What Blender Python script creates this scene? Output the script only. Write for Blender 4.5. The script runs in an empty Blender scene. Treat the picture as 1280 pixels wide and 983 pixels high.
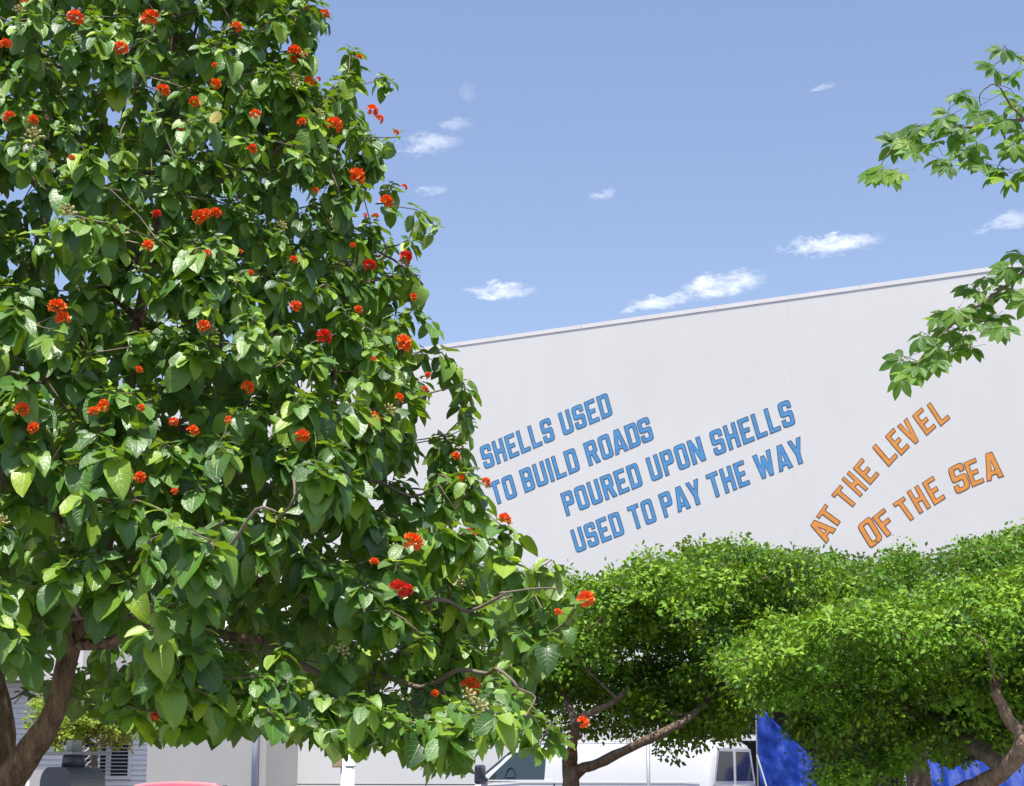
import bpy, math, random
import numpy as np
from mathutils import Vector, Matrix, noise
from mathutils.geometry import tessellate_polygon

sc = bpy.context.scene
col = sc.collection
PI = math.pi
random.seed(11)
rng = np.random.default_rng(7)

# ------------------------------------------------------------------ camera
FPX, HZ, CAMZ = 2300.0, 972.0, 1.5            # focal length and horizon row, for a 1280 px wide picture
PITCH = math.atan((HZ - 491.5) / FPX)
cd = bpy.data.cameras.new('camera')
cam = bpy.data.objects.new('camera', cd)
col.objects.link(cam)
cam.location = (0, 0, CAMZ)
cam.rotation_euler = (PI / 2 + PITCH, 0, 0)
cd.sensor_width = 36
cd.lens = FPX / 1280 * 36
cd.clip_start = 0.1
cd.clip_end = 3000
sc.camera = cam

# ------------------------------------------------------------------ light
SUN_EL, SUN_AZ = math.radians(75), math.radians(-168)      # azimuth clockwise from +Y
S = Vector((math.sin(SUN_AZ) * math.cos(SUN_EL), math.cos(SUN_AZ) * math.cos(SUN_EL), math.sin(SUN_EL)))
sl = bpy.data.lights.new('sun', 'SUN')
sl.energy = 4.9
sl.angle = math.radians(0.53)
sl.color = (1.0, 0.965, 0.90)
sun = bpy.data.objects.new('sun', sl)
col.objects.link(sun)
sun.rotation_euler = S.to_track_quat('Z', 'Y').to_euler()
sun.location = (0, 0, 30)
sc.view_settings.view_transform = 'Standard'
sc.view_settings.look = 'None'
sc.view_settings.gamma = 1
sc.view_settings.exposure = 0.55

CP, SP = math.cos(PITCH), math.sin(PITCH)


def ray(x, y):
    a, b = (x - 640) / FPX, (y - 491.5) / FPX
    return Vector((a, CP + b * SP, SP - b * CP))


def at(x, y, Y):                                # the point at depth Y that stands behind picture position x, y
    r = ray(x, y)
    return Vector((0, 0, CAMZ)) + r * (Y / r.y)


# ------------------------------------------------------------------ world: sky with small clouds
w = bpy.data.worlds.new('World')
sc.world = w
w.use_nodes = True
nt = w.node_tree
nt.nodes.clear()
N_, L_ = nt.nodes.new, nt.links.new
out = N_('ShaderNodeOutputWorld')
bg = N_('ShaderNodeBackground')
bg.inputs['Strength'].default_value = 0.15
sky = N_('ShaderNodeTexSky')
sky.sky_type = 'NISHITA'
sky.sun_disc = False
sky.sun_elevation = SUN_EL
sky.sun_rotation = SUN_AZ
sky.air_density = 1.0
sky.dust_density = 1.6
sky.ozone_density = 2.2
tc = N_('ShaderNodeTexCoord')


def wmath(op, a, b=None, c=None):
    n = N_('ShaderNodeMath')
    n.operation = op
    for i, v in enumerate((a, b, c)):
        if v is None:
            continue
        if isinstance(v, (int, float)):
            n.inputs[i].default_value = v
        else:
            L_(v, n.inputs[i])
    return n.outputs[0]


def wvec(op, a, b):
    n = N_('ShaderNodeVectorMath')
    n.operation = op
    for i, v in enumerate((a, b)):
        if isinstance(v, (tuple, Vector)):
            n.inputs[i].default_value = tuple(v)
        else:
            L_(v, n.inputs[i])
    return n


nz = N_('ShaderNodeTexNoise')
nz.inputs['Scale'].default_value = 85
nz.inputs['Detail'].default_value = 9
nz.inputs['Roughness'].default_value = 0.7
mp = N_('ShaderNodeMapping')
mp.inputs['Scale'].default_value = (1, 1, 2.2)
L_(tc.outputs['Generated'], mp.inputs['Vector'])
L_(mp.outputs[0], nz.inputs['Vector'])
wob = wvec('SUBTRACT', nz.outputs['Color'], (0.5, 0.5, 0.5))
wob2 = wvec('MULTIPLY', wob.outputs[0], (0.022, 0.022, 0.012))
dirv = wvec('ADD', tc.outputs['Generated'], wob2.outputs[0]).outputs[0]
clouds = [(540, 178, 46, 17, 6, .55), (572, 156, 26, 8, 8, .3), (628, 364, 50, 14, 2, .95), (905, 356, 62, 19, 8, 1.0),
          (822, 378, 56, 10, 9, .95), (1040, 305, 70, 15, 3, 1.0), (1262, 277, 44, 11, 8, .5), (757, 244, 18, 8, 10, .4),
          (543, 239, 22, 8, 8, .38), (1030, 110, 18, 5, 3, .3), (585, 118, 14, 16, 0, .12), (95, 430, 190, 50, 6, .95),
          (-240, 250, 160, 40, 5, .8), (1520, 200, 150, 34, 6, .8), (1700, 420, 220, 40, 2, .8), (300, -300, 170, 40, 5, .6)]
total = None
for (cx, cy, hw, hh, tilt, dens) in clouds:
    c = ray(cx, cy).normalized()
    rt = Vector((c.y, -c.x, 0)).normalized()
    up = rt.cross(c).normalized()
    t = math.radians(tilt)
    e1 = rt * math.cos(t) + up * math.sin(t)
    e2 = up * math.cos(t) - rt * math.sin(t)
    a = wvec('DOT_PRODUCT', dirv, e1 * (FPX / hw)).outputs['Value']
    b = wvec('DOT_PRODUCT', dirv, e2 * (FPX / hh)).outputs['Value']
    d2 = wmath('SUBTRACT', 1.0, wmath('ADD', wmath('MULTIPLY', a, a), wmath('MULTIPLY', b, b)))
    front = wmath('GREATER_THAN', wvec('DOT_PRODUCT', dirv, c).outputs['Value'], 0.0)
    v = wmath('ADD', wmath('MULTIPLY', d2, 0.85), wmath('MULTIPLY_ADD', nz.outputs['Fac'], 3.3, -1.72))
    v = wmath('MULTIPLY', wmath('MINIMUM', wmath('MAXIMUM', v, 0.0), 1.0), dens * .86)
    v = wmath('MULTIPLY', v, wmath('MINIMUM', wmath('MAXIMUM', wmath('MULTIPLY', d2, 1.6), 0.0), 1.0))
    v = wmath('MULTIPLY', v, front)
    total = v if total is None else wmath('MAXIMUM', total, v)
mixc = N_('ShaderNodeMix')
mixc.data_type = 'RGBA'
L_(total, mixc.inputs['Factor'])
tint = wvec('MULTIPLY', sky.outputs[0], (0.95, 0.87, 0.89))
L_(tint.outputs[0], mixc.inputs['A'])
mixc.inputs['B'].default_value = (5.2, 5.5, 6.0, 1)
L_(mixc.outputs['Result'], bg.inputs['Color'])
L_(bg.outputs[0], out.inputs[0])

# ------------------------------------------------------------------ helpers


def tag(o, label=None, cat=None, group=None, kind=None):
    if label:
        o['label'] = label
    if cat:
        o['category'] = cat
    if group:
        o['group'] = group
    if kind:
        o['kind'] = kind
    return o


def thing(name, label, cat, loc=(0, 0, 0), rz=0.0, group=None):
    o = bpy.data.objects.new(name, None)
    col.objects.link(o)
    o.location = loc
    o.rotation_euler = (0, 0, rz)
    o.empty_display_size = 0.2
    return tag(o, label, cat, group)


class MB:
    """collects shapes, then links them as one mesh object"""

    def __init__(s):
        s.v, s.f, s.m = [], [], []

    def add(s, vs, fs, mi=0):
        k = len(s.v)
        s.v += [tuple(p) for p in vs]
        s.f += [tuple(i + k for i in f) for f in fs]
        s.m += [mi] * len(fs)
        return s

    def box(s, a, b, mi=0, M=None):
        x0, y0, z0 = a
        x1, y1, z1 = b
        vs = [Vector(p) for p in ((x0, y0, z0), (x1, y0, z0), (x1, y1, z0), (x0, y1, z0),
                                  (x0, y0, z1), (x1, y0, z1), (x1, y1, z1), (x0, y1, z1))]
        if M is not None:
            vs = [M @ p for p in vs]
        return s.add(vs, [(0, 3, 2, 1), (4, 5, 6, 7), (0, 1, 5, 4), (1, 2, 6, 5), (2, 3, 7, 6), (3, 0, 4, 7)], mi)

    def tube(s, pts, rad, n=8, mi=0, cap=True, bump=0.0):
        pts = [Vector(p) for p in pts]
        if not hasattr(rad, '__len__'):
            rad = [rad] * len(pts)
        vs, fs = [], []
        prev = None
        for i, p in enumerate(pts):
            d = (pts[min(i + 1, len(pts) - 1)] - pts[max(i - 1, 0)])
            d = d.normalized() if d.length > 1e-9 else Vector((0, 0, 1))
            if prev is None:
                a = d.orthogonal().normalized()
            else:
                a = prev - d * prev.dot(d)
                a = a.normalized() if a.length > 1e-6 else d.orthogonal().normalized()
            prev = a
            b = d.cross(a)
            for k in range(n):
                t = 2 * PI * k / n
                q = a * math.cos(t) + b * math.sin(t)
                r = rad[i]
                if bump:
                    c_ = p + q * rad[i]
                    r *= 1 + bump * (noise.noise(c_ * 8) + .6 * noise.noise(Vector((c_.x * 38, c_.y * 38, c_.z * 5))))
                vs.append(p + q * r)
        for i in range(len(pts) - 1):
            for k in range(n):
                k2 = (k + 1) % n
                fs.append((i * n + k, i * n + k2, (i + 1) * n + k2, (i + 1) * n + k))
        if cap:
            fs.append(tuple(range(n - 1, -1, -1)))
            fs.append(tuple((len(pts) - 1) * n + k for k in range(n)))
        return s.add(vs, fs, mi)

    def lathe(s, prof, c=(0, 0, 0), n=16, mi=0):
        vs, fs = [], []
        for (r, z) in prof:
            for k in range(n):
                t = 2 * PI * k / n
                vs.append((c[0] + r * math.cos(t), c[1] + r * math.sin(t), c[2] + z))
        for i in range(len(prof) - 1):
            for k in range(n):
                k2 = (k + 1) % n
                fs.append((i * n + k, i * n + k2, (i + 1) * n + k2, (i + 1) * n + k))
        fs.append(tuple(range(n - 1, -1, -1)))
        fs.append(tuple((len(prof) - 1) * n + k for k in range(n)))
        return s.add(vs, fs, mi)

    def build(s, name, mats, parent=None, smooth=False, offset=None):
        me = bpy.data.meshes.new(name)
        vs = s.v
        if offset is not None:
            vs = [(a - offset[0], b - offset[1], c - offset[2]) for a, b, c in vs]
        me.from_pydata(vs, [], s.f)
        mats = mats if isinstance(mats, (list, tuple)) else [mats]
        for m in mats:
            me.materials.append(m)
        if any(s.m):
            me.polygons.foreach_set('material_index', s.m)
        if smooth:
            me.polygons.foreach_set('use_smooth', [True] * len(me.polygons))
        me.update()
        o = bpy.data.objects.new(name, me)
        col.objects.link(o)
        if parent is not None:
            o.parent = parent
        return o


def bevel(o, wd=0.01, seg=2):
    m = o.modifiers.new('bevel', 'BEVEL')
    m.width = wd
    m.segments = seg
    m.limit_method = 'ANGLE'
    m.angle_limit = math.radians(35)
    return o


# ------------------------------------------------------------------ materials
def mat(name, colr, rough=0.6, var=0.0, scale=5.0, bump=0.0, bscale=40.0, metal=0.0, spec=0.5, stretch=(1, 1, 1),
        col2=None, coat=0.0, obj=True):
    m = bpy.data.materials.new(name)
    m.use_nodes = True
    n = m.node_tree
    b = n.nodes['Principled BSDF']
    b.inputs['Roughness'].default_value = rough
    b.inputs['Metallic'].default_value = metal
    b.inputs['Specular IOR Level'].default_value = spec
    b.inputs['Coat Weight'].default_value = coat
    b.inputs['Coat Roughness'].default_value = 0.08
    b.inputs['Base Color'].default_value = (*colr, 1)
    t = n.nodes.new('ShaderNodeTexCoord')
    mpn = n.nodes.new('ShaderNodeMapping')
    mpn.inputs['Scale'].default_value = stretch
    n.links.new(t.outputs['Object'], mpn.inputs['Vector'])
    if var or col2:
        nn = n.nodes.new('ShaderNodeTexNoise')
        nn.inputs['Scale'].default_value = scale
        nn.inputs['Detail'].default_value = 8
        nn.inputs['Roughness'].default_value = 0.6
        n.links.new(mpn.outputs[0], nn.inputs['Vector'])
        r = n.nodes.new('ShaderNodeValToRGB')
        r.color_ramp.elements[0].position = 0.3
        r.color_ramp.elements[1].position = 0.7
        c2 = col2 if col2 else tuple(min(1, c * (1 + var)) for c in colr)
        c1 = tuple(c * (1 - var) for c in colr) if not col2 else colr
        r.color_ramp.elements[0].color = (*c1, 1)
        r.color_ramp.elements[1].color = (*c2, 1)
        n.links.new(nn.outputs['Fac'], r.inputs['Fac'])
        n.links.new(r.outputs['Color'], b.inputs['Base Color'])
    if bump:
        n2 = n.nodes.new('ShaderNodeTexNoise')
        n2.inputs['Scale'].default_value = bscale
        n2.inputs['Detail'].default_value = 6
        n.links.new(mpn.outputs[0], n2.inputs['Vector'])
        bp = n.nodes.new('ShaderNodeBump')
        bp.inputs['Strength'].default_value = bump
        bp.inputs['Distance'].default_value = 0.02
        n.links.new(n2.outputs['Fac'], bp.inputs['Height'])
        n.links.new(bp.outputs[0], b.inputs['Normal'])
    return m


def leaf_mat(name, dark, mid, light, rough=0.42, trans=0.35, tcol=(0.25, 0.5, 0.03), veins=True, spec=0.5):
    """leaf surface: colour differs leaf by leaf, pale midrib and side veins, lets light through"""
    m = bpy.data.materials.new(name)
    m.use_nodes = True
    n = m.node_tree
    nn, ll = n.nodes.new, n.links.new
    b = n.nodes['Principled BSDF']
    o = n.nodes['Material Output']
    b.inputs['Roughness'].default_value = rough
    b.inputs['Specular IOR Level'].default_value = spec
    at_ = nn('ShaderNodeAttribute')
    at_.attribute_name = 'rnd'
    oi = nn('ShaderNodeObjectInfo')

    def ma(op, a, bb=None, c=None):
        q = nn('ShaderNodeMath')
        q.operation = op
        for i, v in enumerate((a, bb, c)):
            if v is None:
                continue
            if isinstance(v, (int, float)):
                q.inputs[i].default_value = v
            else:
                ll(v, q.inputs[i])
        return q.outputs[0]
    rv = ma('FRACT', ma('ADD', at_.outputs['Fac'], oi.outputs['Random']))
    r = nn('ShaderNodeValToRGB')
    e = r.color_ramp.elements
    e[0].position, e[0].color = 0.0, (*dark, 1)
    e[1].position, e[1].color = 1.0, (*light, 1)
    k = e.new(0.55)
    k.color = (*mid, 1)
    k = e.new(0.88)
    k.color = (*[a * .6 + c * .4 for a, c in zip(mid, light)], 1)
    ll(rv, r.inputs['Fac'])
    colo = r.outputs['Color']
    geo = nn('ShaderNodeNewGeometry')
    if veins:
        uv = nn('ShaderNodeUVMap')
        sx = nn('ShaderNodeSeparateXYZ')
        ll(uv.outputs[0], sx.inputs[0])
        au = ma('ABSOLUTE', ma('SUBTRACT', sx.outputs['X'], 0.5))
        mid_ = ma('SUBTRACT', 1.0, ma('MINIMUM', ma('MULTIPLY', au, 28.0), 1.0))
        ph = ma('FRACT', ma('MULTIPLY', ma('SUBTRACT', sx.outputs['Y'], ma('MULTIPLY', au, 0.62)), 7.0))
        side = ma('SUBTRACT', 1.0, ma('MINIMUM', ma('MULTIPLY', ma('ABSOLUTE', ma('SUBTRACT', ph, 0.5)), 9.0), 1.0))
        vv = ma('MAXIMUM', mid_, ma('MULTIPLY', side, 0.55))
        mx = nn('ShaderNodeMix')
        mx.data_type = 'RGBA'
        ll(ma('MULTIPLY', vv, 0.42), mx.inputs['Factor'])
        ll(colo, mx.inputs['A'])
        mx.inputs['B'].default_value = (0.24, 0.34, 0.10, 1)
        colo = mx.outputs['Result']
        bp = nn('ShaderNodeBump')
        bp.inputs['Strength'].default_value = 0.55
        bp.inputs['Distance'].default_value = 0.004
        wn = nn('ShaderNodeTexNoise')
        wn.inputs['Scale'].default_value = 5
        ll(uv.outputs[0], wn.inputs['Vector'])
        hgt = ma('ADD', ma('MULTIPLY', vv, -0.6), ma('MULTIPLY', wn.outputs['Fac'], 1.2))
        ll(hgt, bp.inputs['Height'])
        ll(bp.outputs[0], b.inputs['Normal'])
    under = nn('ShaderNodeMix')
    under.data_type = 'RGBA'
    ll(ma('MULTIPLY', geo.outputs['Backfacing'], 0.45), under.inputs['Factor'])
    ll(colo, under.inputs['A'])
    under.inputs['B'].default_value = (0.16, 0.24, 0.08, 1)
    ll(under.outputs['Result'], b.inputs['Base Color'])
    tr = nn('ShaderNodeBsdfTranslucent')
    tm = nn('ShaderNodeMix')
    tm.data_type = 'RGBA'
    tm.blend_type = 'MULTIPLY'
    tm.inputs['Factor'].default_value = 0.0
    gm = nn('ShaderNodeMix')
    gm.data_type = 'RGBA'
    gm.inputs['Factor'].default_value = 0.65
    ll(colo, gm.inputs['A'])
    gm.inputs['B'].default_value = (*tcol, 1)
    ll(gm.outputs['Result'], tr.inputs['Color'])
    ms = nn('ShaderNodeMixShader')
    ms.inputs[0].default_value = trans
    ll(b.outputs[0], ms.inputs[1])
    ll(tr.outputs[0], ms.inputs[2])
    ll(ms.outputs[0], o.inputs[0])
    return m


M = {}
M['asphalt'] = mat('asphalt', (0.05, 0.05, 0.052), .9, .25, 3, .6, 120)
M['concrete'] = mat('concrete', (0.36, 0.35, 0.33), .85, .12, 2, .4, 80)
M['soil'] = mat('soil', (0.10, 0.07, 0.045), .95, .3, 8, .8, 60)
M['line'] = mat('road_paint', (0.75, 0.75, 0.72), .7, .08, 12)
M['stucco'] = mat('white_stucco', (0.74, 0.73, 0.70), .85, .03, .5, .12, 26, stretch=(1, 1, .6))
M['stucco2'] = mat('cream_stucco', (0.47, 0.455, 0.43), .85, .04, .8, .15, 26)
M['coping'] = mat('coping_metal', (0.80, 0.77, 0.75), .8, .05, 2)
M['blue'] = mat('blue_letter_paint', (0.088, 0.30, 0.58), .6, .16, 5)
M['navy'] = mat('dark_blue_outline', (0.018, 0.05, 0.12), .6)
M['orange'] = mat('orange_letter_paint', (0.80, 0.31, 0.055), .6, .14, 5)
M['brown'] = mat('brown_outline', (0.10, 0.035, 0.018), .6)
M['pipe'] = mat('grey_blue_pipe', (0.50, 0.53, 0.62), .5, .05, 4)
M['whitepvc'] = mat('white_pipe', (0.74, 0.74, 0.74), .4, .05, 4)
M['tan'] = mat('tan_plastic', (0.42, 0.30, 0.19), .6, .1, 6)
M['plank'] = mat('painted_planks', (0.70, 0.68, 0.65), .8, .06, 4, .2, 30)
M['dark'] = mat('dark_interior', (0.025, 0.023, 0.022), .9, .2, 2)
M['trim'] = mat('pale_trim', (0.66, 0.63, 0.60), .7, .06, 4)
M['rail'] = mat('rail_metal', (0.40, 0.38, 0.38), .6, .1, 6)
M['van'] = mat('white_car_paint', (0.64, 0.64, 0.65), .28, .02, 1.5, coat=.6)
M['red'] = mat('red_car_paint', (0.55, 0.03, 0.035), .3, .03, 1.5, coat=1.0)
M['glass'] = mat('car_glass', (0.03, 0.05, 0.05), .06, spec=.9)
M['glass2'] = mat('tinted_glass', (0.03, 0.032, 0.04), .12, spec=.7)
M['rubber'] = mat('rubber', (0.02, 0.02, 0.022), .8)
M['mirror'] = mat('mirror_plastic', (0.03, 0.035, 0.06), .35)
M['rim'] = mat('wheel_metal', (0.5, 0.5, 0.52), .35, metal=.8)
M['chrome'] = mat('bumper_metal', (0.5, 0.5, 0.52), .3, metal=.9)
M['lamp_red'] = mat('tail_lamp', (0.5, 0.02, 0.02), .2)
M['lamp_clear'] = mat('head_lamp', (0.7, 0.7, 0.7), .15)
M['meter'] = mat('pay_station_paint', (0.10, 0.115, 0.15), .45, .08, 6, metal=.3)
M['meter_lit_side'] = mat('pay_station_lit_side', (0.27, 0.29, 0.31), .5, .08, 6, metal=.3)  # paler copy of the cabinet paint, its lit side put into the colour
M['solar'] = mat('solar_panel_frame', (0.50, 0.50, 0.54), .4, .05, 6)
M['screen'] = mat('screen_glass', (0.03, 0.04, 0.04), .15)
M['galv'] = mat('galvanised_steel', (0.42, 0.43, 0.44), .5, .12, 12, metal=.5)
M['bark'] = mat('brown_bark', (0.075, 0.045, 0.028), .92, .0, 24, 1.0, 38, stretch=(1, 1, .2), col2=(0.34, 0.23, 0.14))
M['twig'] = mat('grey_twig_bark', (0.20, 0.155, 0.115), .85, .25, 12, .4, 60, stretch=(1, 1, .4))
M['bark2'] = mat('tan_bark', (0.12, 0.08, 0.05), .9, .0, 20, .9, 50, stretch=(1, 1, .35), col2=(0.36, 0.26, 0.18))
for k_ in ('bark', 'bark2'):
    for n_ in M[k_].node_tree.nodes:
        if n_.type == 'BUMP':
            n_.inputs['Distance'].default_value = .07
M['leaf'] = leaf_mat('broad_leaf', (0.012, 0.060, 0.009), (0.080, 0.215, 0.018), (0.36, 0.50, 0.020), .45, .24,
                     (0.38, 0.62, 0.01), spec=.8)
M['leafy'] = leaf_mat('yellow_leaf', (0.6, 0.42, 0.05), (0.65, 0.45, 0.06), (0.7, 0.5, 0.06), .5, .3, (0.7, 0.5, 0.05))
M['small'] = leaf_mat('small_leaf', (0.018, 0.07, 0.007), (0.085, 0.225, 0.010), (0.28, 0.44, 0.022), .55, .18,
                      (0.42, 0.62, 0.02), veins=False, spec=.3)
M['palm'] = leaf_mat('palmate_leaf', (0.045, 0.13, 0.02), (0.09, 0.21, 0.025), (0.22, 0.36, 0.03), .45, .42,
                     (0.35, 0.65, 0.03))
M['young'] = leaf_mat('young_leaf', (0.18, 0.28, 0.03), (0.25, 0.36, 0.04), (0.36, 0.45, 0.06), .5, .4,
                      (0.5, 0.62, 0.05), veins=False)
M['petal'] = mat('orange_petal', (0.86, 0.075, 0.006), .5, .0, 22, col2=(0.92, 0.22, 0.014))
M['petal2'] = mat('red_petal', (0.62, 0.018, 0.008), .5, .0, 30, col2=(0.80, 0.05, 0.01))
M['bud'] = mat('pale_bud', (0.45, 0.40, 0.16), .7, .25, 40)


def tarp_mat():
    m = mat('blue_tarp', (0.005, 0.032, 0.23), .6, .18, 3, .5, 14, spec=.25)
    return m


M['tarp'] = tarp_mat()

# ------------------------------------------------------------------ setting
MB().box((-400, -200, -0.4), (400, 600, 0)).build('ground', M['asphalt'])
g = bpy.data.objects['ground']
tag(g, kind='structure')
sw = MB().box((-40, 5.5, 0), (40, 12.6, .13)).build('sidewalk', M['concrete'])
tag(sw, kind='structure')
kb = MB().box((-40, 12.602, 0), (40, 12.78, .145)).build('kerb', M['concrete'])
tag(kb, kind='structure')
tp = MB()
for (x, y, hw) in ((-2.8, 10.2, .8), (4.9, 9.2, .7)):
    tp.box((x - hw, y - hw, .13), (x + hw, y + hw, .137))
tag(tp.build('tree_pit_soil', M['soil']), kind='structure')
isl = MB().box((-3, 15.2, 0), (13, 19.4, .12)).build('planting_island', M['soil'])
tag(isl, kind='structure')
ln = MB()
for k in range(12):
    ln.box((-16 + k * 2.8, 27.5, .004), (-15.9 + k * 2.8, 32.5, .008))
tag(ln.build('parking_lines', M['line']), kind='structure')

# ------------------------------------------------------------------ the big white building
na = ray(570, 429).cross(ray(1243, 334))
WD = na.cross(Vector((0, 0, 1))).normalized()
if WD.x < 0:
    WD = -WD                                     # along the wall, to the right
WN = Vector((WD.y, -WD.x, 0))
if WN.y > 0:
    WN = -WN                                     # out of the wall, towards the street
P0 = at(640, 600, 45)
P0.z = 0
WRZ = math.atan2(WD.y, WD.x)


def onwall(x, y):                                # (u, z) on the face of the wall
    r = ray(x, y)
    c = Vector((0, 0, CAMZ))
    t = (P0 - c).dot(WN) / r.dot(WN)
    q = c + r * t
    return (q - P0).dot(WD), q.z


HT = onwall(640, 419)[1]
bld = thing('white_building', 'huge windowless white stucco building with blue and orange lettering painted on it', 'building', P0, WRZ)
# local frame: x along the wall, -y out of the wall towards the street
US = onwall(989, 500)[0]
for (a, b) in ((-34, US - .0015), (US + .0015, 42)):
    MB().box((a, 0, 1.34), (b, .4, HT - .087)).build('wall', M['stucco'], bld)
    MB().box((a, -.012, 0), (b, .4, 1.315)).build('plinth', M['stucco'], bld)
MB().box((-34, .401, 0), (42, 20, HT - .2)).build('building_core', M['stucco'], bld)
cop = MB()
u = -34.0
while u < 42:
    MB().box((u, -.014, HT - .085), (min(u + 3.6, 42) - .012, .5, HT + .01)).build('coping', M['coping'], bld)
    u += 3.6
for xx in (1246, 1253):
    uu, zz = onwall(xx, 333)
    MB().tube([(uu, .2, HT), (uu, .2, HT + .22)], .012, 6).build('roof_rod', M['rail'], bld)

G = {}
s_ = 1.65
G['H'] = (5.0, [[(0, 0), (s_, 0), (s_, 4.1), (3.35, 4.1), (3.35, 0), (5, 0), (5, 10), (3.35, 10), (3.35, 5.9), (s_, 5.9), (s_, 10), (0, 10)]])
G['E'] = (4.7, [[(0, 0), (4.7, 0), (4.7, 1.65), (1.65, 1.65), (1.65, 4.15), (3.9, 4.15), (3.9, 5.85), (1.65, 5.85), (1.65, 8.35), (4.6, 8.35), (4.6, 10), (0, 10)]])
G['L'] = (4.5, [[(0, 0), (4.5, 0), (4.5, 1.65), (1.65, 1.65), (1.65, 10), (0, 10)]])
G['F'] = (4.5, [[(0, 0), (1.65, 0), (1.65, 4.1), (3.9, 4.1), (3.9, 5.9), (1.65, 5.9), (1.65, 8.35), (4.6, 8.35), (4.6, 10), (0, 10)]])
G['T'] = (4.9, [[(1.62, 0), (3.28, 0), (3.28, 8.35), (4.9, 8.35), (4.9, 10), (0, 10), (0, 8.35), (1.62, 8.35)]])
G['I'] = (1.65, [[(0, 0), (1.65, 0), (1.65, 10), (0, 10)]])
G['S'] = (5.0, [[(0, 0, 1.4), (5, 0, 1.4), (5, 5.9, 1.3), (1.65, 5.9, .5), (1.65, 8.35, .5), (3.35, 8.35, .4), (3.35, 6.9), (5, 6.9), (5, 10, 1.4),
                 (0, 10, 1.4), (0, 4.1, 1.3), (3.35, 4.1, .5), (3.35, 1.65, .5), (1.65, 1.65, .4), (1.65, 3.1), (0, 3.1)]])
hole = [(1.65, 1.65, .5), (1.65, 8.35, .5), (3.35, 8.35, .5), (3.35, 1.65, .5)]
G['O'] = (5.0, [[(0, 0, 1.4), (5, 0, 1.4), (5, 10, 1.4), (0, 10, 1.4)], hole])
G['D'] = (5.0, [[(0, 0), (5, 0, 1.5), (5, 10, 1.5), (0, 10)], hole])
G['U'] = (5.0, [[(0, 0, 1.4), (5, 0, 1.4), (5, 10), (3.35, 10), (3.35, 1.65, .5), (1.65, 1.65, .5), (1.65, 10), (0, 10)]])
G['B'] = (5.0, [[(0, 0), (5, 0, 1.3), (5, 4.9, .7), (4.5, 5.15), (5, 5.4, .7), (5, 10, 1.3), (0, 10)],
                [(1.65, 1.65), (1.65, 4.2), (3.35, 4.2), (3.35, 1.65, .4)], [(1.65, 5.95), (1.65, 8.35), (3.35, 8.35, .4), (3.35, 5.95)]])
G['R'] = (5.1, [[(0, 0), (1.65, 0), (1.65, 4.0), (2.2, 4.0), (3.2, 0), (5.2, 0), (4.1, 4.4), (5, 4.9, .8), (5, 10, 1.4), (0, 10)],
                [(1.65, 5.8), (1.65, 8.35), (3.35, 8.35, .4), (3.35, 5.8, .3)]])
G['P'] = (5.0, [[(0, 0), (1.65, 0), (1.65, 3.9), (5, 3.9, 1.4), (5, 10, 1.4), (0, 10)], [(1.65, 5.75), (1.65, 8.35), (3.35, 8.35, .4), (3.35, 5.75, .4)]])
G['N'] = (5.6, [[(0, 0), (1.8, 0), (1.8, 5.6), (3.7, 0), (5.6, 0), (5.6, 10), (3.8, 10), (3.8, 4.4), (1.65, 10), (0, 10)]])
G['A'] = (5.8, [[(0, 0), (1.65, 0), (2.12, 1.6), (3.68, 1.6), (3.9, 0), (5.8, 0), (4.0, 10), (1.8, 10)], [(2.33, 3.2), (2.9, 7.0), (3.47, 3.2)]])
G['W'] = (7.6, [[(1.3, 0), (2.95, 0), (3.8, 4.3), (4.65, 0), (6.3, 0), (7.6, 10), (5.75, 10), (5.35, 5.0), (4.55, 8.6), (3.05, 8.6), (2.25, 5.0), (1.85, 10), (0, 10)]])
G['Y'] = (5.6, [[(1.85, 0), (3.75, 0), (3.75, 4), (5.6, 10), (3.7, 10), (2.8, 6.5), (1.65, 10), (0, 10), (1.85, 4)]])
G['V'] = (5.4, [[(1.75, 0), (3.65, 0), (5.4, 10), (3.55, 10), (2.7, 4.0), (1.85, 10), (0, 10)]])


def rounded(poly):
    res = []
    n = len(poly)
    for i, p in enumerate(poly):
        if len(p) == 2:
            res.append(Vector((p[0], p[1])))
            continue
        c = Vector((p[0], p[1]))
        a = Vector(poly[i - 1][:2]) - c
        b = Vector(poly[(i + 1) % n][:2]) - c
        r = min(p[2], a.length * .48, b.length * .48)
        a.normalize()
        b.normalize()
        for k in range(4):
            t = k / 3
            q0, q1 = c + a * r, c + b * r
            res.append((1 - t) ** 2 * q0 + 2 * t * (1 - t) * c + t * t * q1)
    return res


def offset_poly(P, d):
    n = len(P)
    res = []
    for i in range(n):
        e1 = (P[i] - P[i - 1])
        e2 = (P[(i + 1) % n] - P[i])
        e1 = e1.normalized() if e1.length > 1e-6 else e2.normalized()
        e2 = e2.normalized() if e2.length > 1e-6 else e1
        n1, n2 = Vector((e1.y, -e1.x)), Vector((e2.y, -e2.x))
        m_ = n1 + n2
        m_ = m_ / max(.35, m_.length_squared) * 2 * 1.0
        res.append(P[i] + m_ * d)
    return res


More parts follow.
